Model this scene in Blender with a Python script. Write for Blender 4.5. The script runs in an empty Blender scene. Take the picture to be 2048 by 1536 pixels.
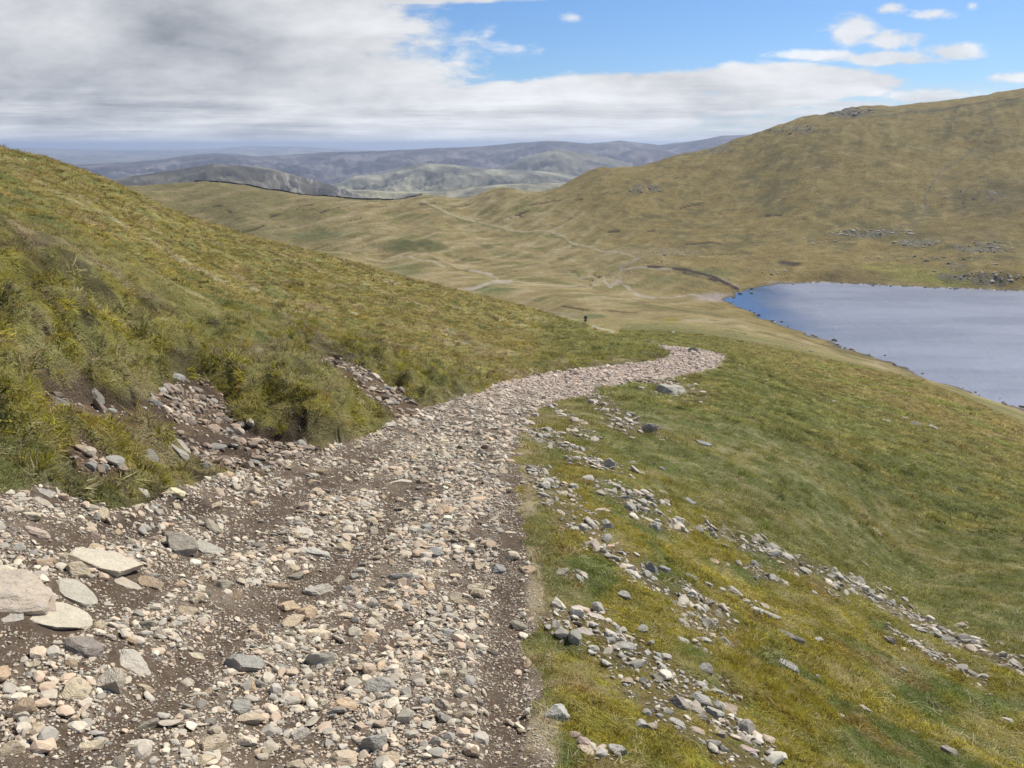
import bpy, bmesh, math, random
import numpy as np
from mathutils import Vector, Matrix, Euler
random.seed(7); RNG = np.random.default_rng(11)
SC = bpy.context.scene; COL = SC.collection
DETAIL = 1.0          # scatter density factor

# ------------------------------------------------------------------ camera
W, H, F, PITCH = 2048.0, 1536.0, 1460.0, math.radians(18.1)
cam_d = bpy.data.cameras.new('camera'); cam = bpy.data.objects.new('camera', cam_d); COL.objects.link(cam)
cam_d.sensor_fit = 'HORIZONTAL'; cam_d.sensor_width = 36.0; cam_d.lens = 36.0*F/W
cam_d.clip_start = 0.1; cam_d.clip_end = 120000
cam.location = (0, 0, 0); cam.rotation_euler = (math.pi/2 - PITCH, 0, 0)
SC.camera = cam
SC.render.resolution_x = 1024; SC.render.resolution_y = 768
EYE = 1.65            # ground is this far below the camera
LAKE = -65.0

# ------------------------------------------------------------------ render, colour
SC.view_settings.view_transform = 'Standard'; SC.view_settings.look = 'None'
SC.view_settings.exposure = 0.0; SC.view_settings.gamma = 1.0
SC.render.engine = 'CYCLES'
cy = SC.cycles
cy.use_denoising = True
SC.render.filter_size = 1.15; cy.denoising_prefilter = 'ACCURATE'
cy.max_bounces = 4; cy.diffuse_bounces = 2; cy.glossy_bounces = 2; cy.volume_bounces = 0
cy.transparent_max_bounces = 6; cy.use_adaptive_sampling = True; cy.adaptive_threshold = 0.02
SC.render.use_persistent_data = False

# ------------------------------------------------------------------ sun
SUN_AZ, SUN_EL = math.radians(44), math.radians(47)     # azimuth clockwise from the view direction (+Y)
sd = bpy.data.lights.new('sun', 'SUN'); sd.energy = 4.9; sd.angle = math.radians(0.5); sd.color = (1.0, 0.955, 0.88)
sun = bpy.data.objects.new('sun', sd); COL.objects.link(sun)
sdir = Vector((math.sin(SUN_AZ)*math.cos(SUN_EL), math.cos(SUN_AZ)*math.cos(SUN_EL), math.sin(SUN_EL)))
sun.rotation_euler = sdir.to_track_quat('Z', 'Y').to_euler()
sun.location = (0, 0, 50)

# ------------------------------------------------------------------ pixel <-> direction
CP, SP = math.cos(PITCH), math.sin(PITCH)
def pix_dir(px, py):
    """azimuth (from +Y, to the right) and tan(elevation) of a photograph pixel"""
    x = np.asarray(px, float)-W/2; y = H/2-np.asarray(py, float)
    f = F*CP + y*SP; u = -F*SP + y*CP
    return np.arctan2(x, f), u/np.hypot(x, f)
def project(X, Y, Z):
    fw = Y*CP - Z*SP; up = Y*SP + Z*CP
    fw = np.where(fw < 1e-3, 1e-3, fw)
    return W/2 + F*X/fw, H/2 - F*up/fw

# ------------------------------------------------------------------ world: Nishita sky + procedural clouds
class NT:
    def __init__(s, nt): s.t = nt; s.n = nt.nodes; s.l = nt.links
    def new(s, ty, **k):
        n = s.n.new(ty)
        for a, b in k.items(): setattr(n, a, b)
        return n
    def put(s, sock, v):
        if isinstance(v, bpy.types.NodeSocket): s.l.new(v, sock)
        elif v is not None: sock.default_value = v
    def m(s, op, a, b=None, c=None, clamp=False):
        n = s.new('ShaderNodeMath', operation=op, use_clamp=clamp)
        s.put(n.inputs[0], a)
        if b is not None: s.put(n.inputs[1], b)
        if c is not None: s.put(n.inputs[2], c)
        return n.outputs[0]
    def xyz(s, x, y, z=0.0):
        n = s.new('ShaderNodeCombineXYZ'); s.put(n.inputs[0], x); s.put(n.inputs[1], y); s.put(n.inputs[2], z); return n.outputs[0]
    def noise(s, vec, scale=1.0, detail=4.0, rough=.55, dist=0.0, out=0, lac=2.0):
        n = s.new('ShaderNodeTexNoise'); s.put(n.inputs['Vector'], vec)
        n.inputs['Scale'].default_value = scale; n.inputs['Detail'].default_value = detail
        n.inputs['Roughness'].default_value = rough; n.inputs['Distortion'].default_value = dist
        n.inputs['Lacunarity'].default_value = lac
        return n.outputs[out]
    def ramp(s, v, lo, hi, a=0.0, b=1.0, smooth=True):
        n = s.new('ShaderNodeMapRange', interpolation_type='SMOOTHSTEP' if smooth else 'LINEAR')
        s.put(n.inputs[0], v); s.put(n.inputs[1], lo); s.put(n.inputs[2], hi); s.put(n.inputs[3], a); s.put(n.inputs[4], b)
        return n.outputs[0]
    def mix(s, f, a, b, mode='MIX'):
        n = s.new('ShaderNodeMix', data_type='RGBA', blend_type=mode)
        s.put(n.inputs[0], f); s.put(n.inputs[6], a); s.put(n.inputs[7], b); return n.outputs[2]

world = bpy.data.worlds.new('World'); SC.world = world; world.use_nodes = True
w = NT(world.node_tree); w.n.clear()
wout = w.new('ShaderNodeOutputWorld')
sky = w.new('ShaderNodeTexSky', sky_type='NISHITA', sun_disc=False)
sky.sun_elevation = SUN_EL; sky.sun_rotation = SUN_AZ; sky.altitude = 700; sky.air_density = 1.0; sky.dust_density = 0.6; sky.ozone_density = 4.0
bg_sky = w.new('ShaderNodeBackground'); bg_sky.inputs[1].default_value = 0.095
w.l.new(w.mix(1.0, sky.outputs[0], (0.74, 0.93, 1.16, 1), 'MULTIPLY'), bg_sky.inputs[0])
tc = w.new('ShaderNodeTexCoord'); sep = w.new('ShaderNodeSeparateXYZ'); w.l.new(tc.outputs['Generated'], sep.inputs[0])
dx, dy, dz = sep.outputs
dyc = w.m('MAXIMUM', dy, 0.05)
U = w.m('DIVIDE', dx, dyc); V = w.m('DIVIDE', dz, dyc)
def pUV(px, py):
    a, t = pix_dir(px, py); U_ = math.tan(float(a)); return U_, float(t)*math.sqrt(1+U_*U_)
# cloud field: streaky towards the horizon, puffier above
Vs = w.m('POWER', w.m('MAXIMUM', w.m('ADD', V, 0.012), 0.001), 0.62)
warp = w.noise(w.xyz(w.m('MULTIPLY', U, 5.0), w.m('MULTIPLY', Vs, 26.0)), 1.0, 5, .6)
P1 = w.xyz(w.m('MULTIPLY', U, 5.2), w.m('MULTIPLY', Vs, 11.5), 1.7)
n1 = w.noise(P1, 1.0, 9, .54, .25)
P2 = w.xyz(w.m('MULTIPLY', U, 6.0), w.m('MULTIPLY', Vs, 46.0), 4.2)
n2 = w.noise(P2, 1.0, 8, .6, .2)
P3 = w.xyz(w.m('MULTIPLY', U, 22.0), w.m('MULTIPLY', V, 48.0), 9.1)
n3 = w.noise(P3, 1.0, 8, .62, .3)
def ell(px, py, rx, ry, amp=1.0, soft=1.0):
    u0, v0 = pUV(px, py); u1, v1 = pUV(px+rx, py-ry)
    a = w.m('DIVIDE', w.m('SUBTRACT', U, u0), u1-u0); b = w.m('DIVIDE', w.m('SUBTRACT', V, v0), v1-v0)
    d = w.m('ADD', w.m('MULTIPLY', a, a), w.m('MULTIPLY', b, b))
    return w.m('MULTIPLY', w.m('SUBTRACT', 1.0, w.m('SQRT', d)), amp)      # 1 at the centre, 0 on the rim, falling on
def vmax(l):
    o = l[0]
    for e in l[1:]: o = w.m('MAXIMUM', o, e)
    return o
big = vmax([ell(150, 40, 820, 520, 1.6), ell(520, -60, 330, 190, 1.6), ell(380, 180, 640, 150, 1.3),
            ell(760, -14, 400, 30, 1.4), ell(1180, 212, 640, 58, 1.1), ell(1560, 165, 340, 42, 1.1), ell(1330, 168, 330, 34, 1.0), ell(900, 240, 420, 84, 1.2),
            ell(-900, 100, 900, 500, 1.5)])
small = vmax([ell(1705, 64, 78, 42, 1.15), ell(1775, 80, 95, 28, 1.0), ell(1900, 102, 95, 22, 1.1), ell(1640, 110, 130, 17, 1.1), ell(1910, 102, 85, 24, 1.3), ell(1770, 116, 170, 20, 1.3), ell(1780, 18, 44, 16, .8),
              ell(1865, 30, 60, 16, .7), ell(1942, 14, 24, 12, .8), ell(2040, 155, 80, 16, 1.0), ell(1840, 192, 150, 20, 1.1), ell(1700, 212, 160, 20, 1.0), ell(1140, 36, 26, 10, .35), ell(960, 82, 50, 16, .3),
              ell(2200, 60, 110, 40, 1.0), ell(2500, 120, 200, 60, 1.0), ell(3000, -200, 500, 160, 1.0)])
edge = w.m('MULTIPLY', w.m('SUBTRACT', n1, 0.5), 1.5)
dbig = w.m('ADD', big, w.m('ADD', edge, w.m('MULTIPLY', w.m('SUBTRACT', n3, .5), .65)))
mbig = w.ramp(dbig, 0.05, 0.36)
dsm = w.m('ADD', small, w.m('MULTIPLY', w.m('SUBTRACT', n3, 0.5), 2.0))
msm = w.ramp(dsm, 0.08, 0.75)
# thin streaks that close the sky down to the horizon
hz = w.ramp(V, 0.055, 0.012)
mstr = w.m('MULTIPLY', w.ramp(n2, 0.40, 0.60), w.ramp(V, 0.085, 0.035))
mhz = w.m('MULTIPLY', hz, 0.78)
cover = w.m('MAXIMUM', w.m('MAXIMUM', mbig, w.m('MULTIPLY', msm, .93)), w.m('MAXIMUM', w.m('MULTIPLY', mstr, .9), mhz))
# thin veil elsewhere overhead (behind and above the camera)
cover = w.m('MAXIMUM', cover, w.m('MULTIPLY', w.m('MULTIPLY', w.ramp(w.noise(tc.outputs['Generated'], 2.2, 6, .6), .50, .68), w.ramp(dz, .24, .5)), .7))
# brightness of the cloud: dark under-deck at the upper left
dark = w.m('MAXIMUM', vmax([ell(120, 110, 820, 300, 1.25), ell(-700, 0, 900, 500, 1.2)]), 0.0)
dark = w.ramp(dark, 0.0, 0.95)
lowv = w.ramp(V, .095, .03)
streak = w.m('ADD', w.m('MULTIPLY', w.m('MULTIPLY', w.m('SUBTRACT', n2, 0.5), 3.3), lowv), w.m('MULTIPLY', w.m('SUBTRACT', n1, 0.5), 2.9))
streak = w.m('ADD', streak, w.m('MULTIPLY', w.m('SUBTRACT', n3, 0.5), .8))
lum = w.m('SUBTRACT', 0.80, w.m('MULTIPLY', dark, 0.18))
lum = w.m('ADD', lum, w.m('MULTIPLY', streak, w.m('ADD', 0.27, w.m('MULTIPLY', dark, 0.02))))
lum = w.m('ADD', lum, w.m('MULTIPLY', msm, .06))
lum = w.m('MINIMUM', w.m('MAXIMUM', lum, 0.36), 0.98)
cc = w.mix(w.ramp(lum, .3, .85), (0.86, 0.92, 1.04, 1), (0.97, 0.99, 1.02, 1))
bg_c = w.new('ShaderNodeBackground'); w.l.new(cc, bg_c.inputs[0]); w.l.new(lum, bg_c.inputs[1])
mx = w.new('ShaderNodeMixShader'); w.l.new(cover, mx.inputs[0]); w.l.new(bg_sky.outputs[0], mx.inputs[1]); w.l.new(bg_c.outputs[0], mx.inputs[2])
w.l.new(mx.outputs[0], wout.inputs[0])
world.cycles.sampling_method = 'MANUAL'; world.cycles.sample_map_resolution = 512

# ------------------------------------------------------------------ numpy helpers
def sstep(a, b, x):
    t = np.clip((x-a)/(b-a), 0, 1); return t*t*(3-2*t)
_h = RNG.integers(0, 2**31, 4096).astype(np.int64)
_ga = RNG.random(4096)*2*np.pi; _gx, _gy = np.cos(_ga).astype(np.float32), np.sin(_ga).astype(np.float32)
def gnoise(x, y, seed=0):
    xi = np.floor(x); yi = np.floor(y); fx = (x-xi).astype(np.float32); fy = (y-yi).astype(np.float32)
    xi = xi.astype(np.int64); yi = yi.astype(np.int64)
    ux = fx*fx*fx*(fx*(fx*6-15)+10); uy = fy*fy*fy*(fy*(fy*6-15)+10)
    def g(ix, iy, ox, oy):
        k = (_h[(ix+seed*131) & 4095] + iy*7919 + seed*977) & 4095
        k = _h[k] & 4095
        return _gx[k]*(fx-ox) + _gy[k]*(fy-oy)
    a = g(xi, yi, 0, 0); b = g(xi+1, yi, 1, 0); c = g(xi, yi+1, 0, 1); d = g(xi+1, yi+1, 1, 1)
    return (a+(b-a)*ux + ((c+(d-c)*ux)-(a+(b-a)*ux))*uy)*1.5
def fbm(x, y, o=4, seed=0, g=.5):
    r = 0; a = 1.; s = 0
    for i in range(o):
        r = r + a*gnoise(x*2**i+i*17.3, y*2**i-i*9.1, seed+i); s += a; a *= g
    return r/s
def poly_in(px, py, pts):
    ins = np.zeros(px.shape, bool); n = len(pts)
    for i in range(n):
        x1, y1 = pts[i]; x2, y2 = pts[(i+1) % n]
        if y1 == y2: continue
        c = ((y1 > py) != (y2 > py)) & (px < (x2-x1)*(py-y1)/(y2-y1)+x1)
        ins ^= c
    return ins
def seg_dist(px, py, pts, closed=False, wd=None):
    """distance to a polyline minus its (interpolated) half width"""
    best = np.full(px.shape, 1e9, np.float32); n = len(pts)
    for i in range(n if closed else n-1):
        x1, y1 = pts[i][:2]; x2, y2 = pts[(i+1) % n][:2]
        L = (x2-x1)**2+(y2-y1)**2+1e-9
        t = np.clip(((px-x1)*(x2-x1)+(py-y1)*(y2-y1))/L, 0, 1)
        d = np.hypot(px-x1-t*(x2-x1), py-y1-t*(y2-y1))
        if wd is not None: d = d - (wd[i]+(wd[(i+1) % n]-wd[i])*t)
        best = np.minimum(best, d)
    return best
def poly_sd(px, py, pts):
    d = seg_dist(px, py, pts, True)
    return np.where(poly_in(px, py, pts), d, -d)       # positive inside

# ------------------------------------------------------------------ the lie of the land: control points
# (photograph x, y, distance in m)
C1 = [
 (0,1536,2.45),(500,1536,2.25),(1060,1536,2.10),(1400,1536,2.5),(1700,1536,3.35),(2048,1536,4.9),
 (0,1250,3.2),(300,1200,3.6),(600,1200,3.85),(1045,1100,4.75),(1045,1200,3.95),(1045,1300,3.35),(1300,1250,4.1),(1500,1200,6.2),(1800,1400,5.3),(2048,1250,10.5),
 (0,1000,4.5),(300,1000,5.2),(300,900,6.3),(640,900,7.9),(0,800,6.0),(0,600,8.6),(0,450,14.0),(0,370,26),(0,300,60),
 (200,700,8.2),(200,500,17),(200,420,32),(180,350,68),
 (400,800,8.6),(400,700,11.3),(400,600,18.5),(400,520,36),(400,445,85),(300,410,78),
 (640,720,13.5),(640,640,25),(640,570,52),(600,505,110),(520,600,26),
 (800,830,11.2),(900,700,29),(900,640,60),(760,548,125),(920,590,138),
 (1045,850,11.8),(1045,950,7.6),(1045,760,22.5),(1060,620,140),(1050,680,62),(1170,650,125),(1180,700,48),(1250,680,74),
 (1200,760,25),(1440,705,50),(1345,790,23.8),(1380,745,33),(1300,700,46),(1500,720,60),(1400,860,15.5),(1500,900,14.5),(1250,900,10.6),(1250,1050,6.6),(1650,1000,13.0),
 (1800,900,27),(2048,1000,27),(1800,1150,13.0),(2048,1100,17.5),(2048,900,62),(1650,800,52),(1650,740,110),(1850,800,80),
 (1250,1400,2.95),(1500,1350,4.1),(1650,1250,6.2),
 (2048,815,223),(1840,745,243),(1640,680,271),(1450,600,332),(1550,568,380),(1800,572,400),(2048,582,416),(2048,860,120),(1850,765,150),(1600,690,190),(1500,650,240),
 # valley floor
 (1300,660,150),(1300,640,200),(1180,620,215),(1100,600,240),(1300,600,290),(1000,585,262),(920,580,272),(900,560,300),(1020,563,310),(1200,570,345),(1100,530,400),
 (600,503,335),(700,505,360),(850,508,375),(760,535,318),(950,530,390),(1000,500,455),
 (1250,560,372),(1280,515,432),(1270,540,400),(1450,560,390),(1500,520,440),(1450,480,500),(1600,480,500),(1800,480,510),(2048,480,505),(1650,540,410),(1900,540,430),(2048,540,432),
 (1130,470,520),(1200,440,560),(1350,430,580),(1040,460,535),(950,430,585),(900,490,450),(760,490,448),(800,450,520),(640,460,500),(500,470,480),
 (850,390,650),(1000,372,665),(1200,335,715),(1350,310,755),(1500,270,800),(1600,235,830),(1720,213,860),(1880,205,890),(2048,175,920),
 (1500,380,640),(1700,300,700),(1900,300,730),(2048,300,720),(1700,400,590),(2048,400,590),(1350,360,670),
 (760,400,640),(660,393,640),(560,385,650),(480,372,670),(410,362,700),(330,369,680),(230,372,640),(120,366,600),(560,430,560),(400,420,590),(300,430,560),
]
# hidden ground: (azimuth deg, distance, tan elevation)
C2 = [(-34,85,-.03),(-34,130,-.10),(-34,250,-.13),(-34,420,-.11),(-34,620,-.05),(-26,115,-.10),(-26,170,-.17),(-26,300,-.17),(-26,430,-.135),
 (-16,150,-.165),(-16,210,-.195),(-16,280,-.17),(-20,450,-.13),(-10.3,165,-.195),(-10.3,220,-.205),(-10.3,270,-.185),(-4,175,-.218),(-4,220,-.222),(1.4,175,-.235),(1.4,205,-.235),(5.9,165,-.248),(9,100,-.266),
 (-16,390,-.15),(-10,405,-.15),(-5,415,-.148),(16,62,-.272),(17,90,-.268),
 (-30,760,-.07),(-22,820,-.075),(-10,760,-.11),(0,800,-.10),(10,900,-.06),(20,1000,-.01),(33,1080,.03),(42,1080,.04),(-42,760,-.07),
 (-30,1400,-.16),(-10,1400,-.17),(10,1500,-.13),(25,1500,-.08),(42,1500,-.05),(-45,1400,-.16)]
# everything round the back: (azimuth deg, distance, mean slope)
C3 = [(a, r, s) for r in (.7, 1.4, 3, 8, 25, 80, 300, 1400) for a, s in ((60, -.40), (85, -.36), (110, -.24), (140, -.02), (180, .10), (-140, .12), (-110, .14), (-85, .13), (-60, .06))]
C3 += [(a, .9, s) for a, s in ((-40, -.08), (-20, -.16), (0, -.22), (15, -.28), (30, -.34), (42, -.38))]
pts = []
for x, y, r in C1:
    a, t = pix_dir(x, y); pts.append((float(a), math.log(r), float(t)+EYE/r))
for a, r, t in C2: pts.append((math.radians(a), math.log(r), t+EYE/r))
for a, r, s in C3:
    if r < 3: s *= .6
    if r > 200 and s > 0: s *= .5
    if r > 1000: s = -.12
    pts.append((math.radians(a), math.log(r), s))
pts = np.array(pts)
AS = 3.2
def feats(a): return a*AS
ca, cr, cs = feats(pts[:, 0]), pts[:, 1], pts[:, 2]
# a ring of repeats across the back (azimuth wraps)
bk = np.abs(pts[:, 0]) > 2.3
ca = np.concatenate([ca, feats(pts[bk, 0]-np.sign(pts[bk, 0])*2*np.pi)]); cr = np.concatenate([cr, cr[bk]]); cs = np.concatenate([cs, cs[bk]])
def ker(d2): return 0.5*d2*np.log(d2+1e-12)
n = len(ca); A = np.zeros((n+3, n+3)); d2 = (ca[:, None]-ca)**2+(cr[:, None]-cr)**2
A[:n, :n] = ker(d2) + np.eye(n)*2e-4
A[:n, n] = A[n, :n] = 1; A[:n, n+1] = A[n+1, :n] = ca; A[:n, n+2] = A[n+2, :n] = cr
wts = np.linalg.solve(A, np.concatenate([cs, [0, 0, 0]]))
def base_s(az, lr):
    sh = az.shape; az = az.ravel()*AS; lr = lr.ravel(); out = np.empty(az.size, np.float32)
    c32, r32, w32 = ca.astype(np.float32), cr.astype(np.float32), wts.astype(np.float32)
    for i in range(0, az.size, 100000):
        a = az[i:i+100000].astype(np.float32); b = lr[i:i+100000].astype(np.float32)
        d = (a[:, None]-c32)**2+(b[:, None]-r32)**2
        out[i:i+100000] = (.5*d*np.log(d+1e-12)) @ w32[:n] + w32[n] + w32[n+1]*a + w32[n+2]*b
    return out.reshape(sh)

# polar grid
NA, NR = 1250, 1230
azd = np.linspace(math.radians(-44.5), math.radians(44.5), NA)
side = np.radians(np.concatenate([np.linspace(45, 62, 60), np.linspace(64, 178, 58)]))
AZ = np.concatenate([-side[::-1], azd, side]); I0 = len(side)
LR = np.linspace(math.log(1.0), math.log(1500), NR)
A2, L2 = np.meshgrid(AZ, LR); R2 = np.exp(L2)
# base: evaluate on every third line and interpolate (smooth surface)
ia = np.unique(np.concatenate([np.arange(0, len(AZ), 4), [len(AZ)-1]])); ir = np.unique(np.concatenate([np.arange(0, NR, 4), [NR-1]]))
Sc = base_s(*np.meshgrid(AZ[ia], LR[ir]))
tmp = np.stack([np.interp(AZ, AZ[ia], row) for row in Sc]); 
S2 = np.stack([np.interp(LR, LR[ir], tmp[:, j]) for j in range(tmp.shape[1])], 1)
X2, Y2 = R2*np.sin(A2), R2*np.cos(A2)
ZB = R2*S2 - EYE
PX, PY = project(X2, Y2, ZB)
FRONT = (np.abs(A2) < math.radians(60)) 
print('base ok')

# ------------------------------------------------------------------ masks on the land (photograph pixels of the smooth base surface)
NEAR = FRONT & (R2 < 75); MID = FRONT & (R2 < 140); FAR = FRONT & (R2 > 140)
def on(mask, fn, fill):
    out = np.full(PX.shape, fill, np.float32); out[mask] = fn(PX[mask], PY[mask]); return out
wob = (gnoise(X2*1.1, Y2*1.1, 3) + .6*gnoise(X2*3.1, Y2*3.1, 4) + .35*gnoise(X2*9, Y2*9, 5)).astype(np.float32)
wobpx = wob*np.clip(95.0/np.maximum(R2, 2), 2.0, 30)
P_PATH = [(-3000,985),(0,985),(60,972),(100,968),(190,1003),(260,1008),(340,985),(420,958),(480,946),(520,957),(570,930),(640,903),(700,884),(780,850),(860,812),(950,790),(1000,766),(1100,745),(1250,728),
          (1300,724),(1335,714),(1340,704),(1315,692),(1345,690),(1400,699),(1452,712),(1440,735),(1400,742),(1352,750),(1322,758),(1290,757),(1230,770),(1190,772),(1180,790),(1110,808),(1075,822),(1046,846),(1036,900),(1046,960),(1038,1010),(1062,1080),(1048,1150),(1074,1210),(1058,1290),(1088,1370),(1072,1450),(1100,1536),(1130,1900),(1300,9000),(-9000,9000)]
P_GULLY = [(355,762),(400,752),(445,775),(470,835),(520,862),(590,880),(640,905),(560,945),(480,948),(410,925),(370,905),(335,880),(300,845),(285,800),(318,780)]
P_BAY = [(88,790),(130,778),(215,790),(290,800),(300,845),(240,832),(150,830),(100,828)]
P_SLIP = [(130,890),(165,880),(205,905),(240,935),(195,945),(150,925)]
P_SCAR = [(612,694),(640,704),(720,728),(760,755),(795,772),(815,800),(862,822),(790,846),(770,830),(748,812),(690,782),(650,752),(640,722)]
P_TIP = [(1296,716),(1308,706),(1322,704),(1318,714)]
P_HAG = [(78,672),(100,676),(165,700),(235,715),(300,735),(250,724),(170,716),(110,706)]
sd_path = on(NEAR, lambda x, y: poly_sd(x, y, P_PATH), -999)
far_path = R2 > 26
sd_gul = on(NEAR & (R2 < 14), lambda x, y: np.maximum.reduce([poly_sd(x, y, P_GULLY), poly_sd(x, y, P_BAY), poly_sd(x, y, P_SLIP)]), -999)
sd_scar = on(NEAR & (R2 < 25), lambda x, y: poly_sd(x, y, P_SCAR), -999)
sd_tip = on(NEAR, lambda x, y: poly_sd(x, y, P_TIP), -999)
sd_hag = on(NEAR & (R2 < 16), lambda x, y: poly_sd(x, y, P_HAG), -999)
# behind / beside the camera the path runs on
sd_path = sd_path + np.where((A2 > -.06) & (R2 < 16), (1.0*gnoise(X2*.3, Y2*1.7, 6)+.6*gnoise(X2*2, Y2*4.5, 7))*26*sstep(14, 8, R2), 0)
path_w = sstep(-1.5, 1.5, (sd_path + wobpx*.5))
path_z = sstep(-45, 45, sd_path)
back = (~FRONT) | (Y2 < .8)
path_w = np.where(back, sstep(.25, .1, X2)*sstep(-3.0, -2.4, X2), path_w)
bare_l = np.maximum.reduce([sd_gul + wobpx*.55, sd_scar + wobpx*.45, sd_tip, sd_hag*1.0])
LEFT = (sd_path < 60) & (PX < 1330) & FRONT & ((PX < 1000) | (PY < np.interp(PX, [1000, 1100, 1200, 1300, 1400], [790, 770, 750, 738, 715])))

# scree tongues and outcrops on the slope to the right of the path: (points, half widths px, share of stones, big)
SCREE = [
 ([(1050,850),(1100,880),(1165,915),(1275,945)], [10,16,16,5], .8),
 ([(1110,815),(1150,850),(1190,875)], [8,14,10], .6),
 ([(1180,790),(1225,830),(1265,856),(1320,866)], [14,18,10,3], .9),
 ([(1290,757),(1340,765),(1375,780),(1410,795)], [12,10,7,3], .9),
 ([(1300,772),(1312,790),(1355,800),(1420,795)], [7,7,5,3], .6),
 ([(1060,945),(1100,985),(1150,1035),(1200,1055)], [12,26,32,16], .95),
 ([(1150,1040),(1215,1100),(1290,1150),(1320,1175)], [10,22,24,8], .85),
 ([(1190,965),(1260,1000),(1330,1025),(1375,1050)], [8,24,28,12], .75),
 ([(1240,1010),(1300,1055),(1330,1060)], [12,18,10], .7),
 ([(1140,1150),(1190,1175),(1290,1215)], [12,20,14], .5),
 ([(1100,1225),(1170,1265),(1260,1320),(1340,1370)], [28,46,55,40], .7),
 ([(1320,1165),(1390,1215),(1460,1265)], [14,40,26], .75),
 ([(1190,1210),(1290,1240),(1360,1290),(1440,1320)], [10,18,16,10], .5),
 ([(1260,1370),(1330,1410),(1430,1440),(1510,1520)], [24,55,70,44], .8),
 ([(1150,1480),(1230,1520),(1320,1560)], [22,28,20], .45),
 ([(1390,1045),(1470,1070),(1560,1110),(1650,1160),(1750,1195),(1840,1245),(1930,1285),(2060,1345)], [5,14,16,16,12,13,14,20], .95),
 ([(1440,1115),(1520,1150),(1570,1170)], [6,10,6], .7),
 ([(1780,1262),(1850,1300),(1920,1345),(1975,1375)], [5,12,14,8], .9),
 ([(1490,1212),(1560,1250),(1610,1285)], [5,8,6], .6),
 ([(1700,1170),(1780,1190)], [6,6], .5),
]
def scree_fn(x, y):
    out = np.zeros(x.shape, np.float32)
    for p, wd, a in SCREE:
        s = -seg_dist(x, y, p, False, wd)
        out = np.maximum(out, a*sstep(-24, 14, s))
    return out
scree = on(NEAR & (A2 > 0), scree_fn, 0)
scree *= (1-path_w)
sc_n = .5*gnoise(X2*1.3, Y2*1.3, 8)+.5*gnoise(X2*3.6, Y2*3.6, 9)+.35*gnoise(X2*10, Y2*10, 10)
scree_w = sstep(.26, .95, scree*1.0 + .85*sc_n*(scree > .02))
bare_w = sstep(-4, 5, bare_l)*(1-path_w)
# dirt bands on the path: less stone
DIRT = [
 ([(1035,905),(1030,1000),(1025,1100),(1010,1250),(1005,1400),(1020,1536),(1030,1800)], [16,20,28,34,44,50,60], 1.0),
 ([(0,1290),(120,1235),(280,1180),(420,1100),(560,1010),(700,940),(790,880)], [44,36,34,24,26,22,12], .95),
 ([(130,1536),(260,1450),(330,1390),(430,1300),(600,1190),(720,1090),(800,1000),(860,940)], [60,44,34,30,34,30,20,10], .85),
 ([(640,920),(560,965),(470,1000),(330,1040),(100,1090)], [10,16,18,22,20], .6),
 ([(660,1380),(760,1290),(820,1240)], [22,22,12], .5), ([(560,1500),(640,1440)], [30,20], .4),
 ([(880,1320),(900,1400),(880,1470)], [18,22,16], .5),
 ([(700,1100),(760,1060),(840,1010)], [16,16,10], .6),
 ([(0,1150),(120,1060)], [30,20], .5)]
def dirt_fn(x, y):
    out = np.zeros(x.shape, np.float32)
    for p, wd, a in DIRT: out = np.maximum(out, a*sstep(-22, 14, -seg_dist(x, y, p, False, wd)))
    return out
dirt = on(NEAR & (R2 < 16), dirt_fn, 0)
straw = on(NEAR & (R2 < 14), lambda x, y: sstep(6, -10, seg_dist(x, y, [(1044,890),(1056,980),(1066,1080),(1072,1200),(1086,1320),(1092,1420),(1080,1560)], False, [6,10,14,20,26,32,40])), 0)
straw = np.maximum(straw, on(NEAR & (R2 < 75), lambda x, y: .8*sstep(5, -5, seg_dist(x, y, [(1000,757),(1080,742),(1180,726),(1270,722)], False, [7,5,4,2])), 0))
# ------------------------------------------------------------------ relief
SPC = R2*math.radians(89)/NA
def octave(wl, seed, amp):
    k = sstep(2.2, 4.0, wl/SPC)
    out = np.zeros(R2.shape, np.float32); m = k > 0
    out[m] = (gnoise(X2[m]/wl, Y2[m]/wl, seed)*k[m]).astype(np.float32)*amp
    return out
Z = ZB.astype(np.float64).copy()
grass_w = (1-path_w)*(1-bare_w)*(1-.8*scree_w)
rr = np.clip(R2, 1, 900)
# hummocks grow with what they are seen from: tussocks, then swells
tuss = octave(.16, 21, .014)+octave(.34, 22, .045)+octave(.8, 23, .075)+octave(1.7, 24, .10)
leftness = sstep(.12, -.1, A2)
gws = np.where(A2 > -.02, grass_w*sstep(15, -110, sd_path), grass_w)
bankz = leftness*sstep(4.5, 6, R2)*sstep(16, 9, R2)
Z += gws*tuss*(.75+.75*leftness+1.1*bankz)*sstep(1.0, 4.0, R2)
Z += (octave(4.5, 25, .12)+octave(11, 26, .25))*sstep(6, 30, R2)*(1-path_w)*(1-.6*sstep(60, 200, R2)*(R2 < 200))
farw = sstep(200, 330, R2)
# drainage grain on the far fell
gx, gy = .47, .88
def grain(sc, st, seed):
    a = (X2*gx+Y2*gy)/(sc*st); b = (X2*gy-Y2*gx)/sc
    out = np.zeros(R2.shape, np.float32); m = farw > 0
    out[m] = gnoise(a[m]+.35*gnoise(X2[m]/60, Y2[m]/60, seed+3), b[m]+.5*gnoise(X2[m]/45, Y2[m]/45, seed+5), seed); return out
g1, g2, g3 = grain(9, 6, 31), grain(22, 5, 32), grain(4.5, 7, 33)
knoll = fbm(X2/38, Y2/38, 4, 41)
Z += farw*(g1*.5+g2*1.3+g3*.22 + knoll*1.6 + octave(9, 43, .35)+octave(5, 44, .16))*sstep(200, 420, R2)
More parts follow.
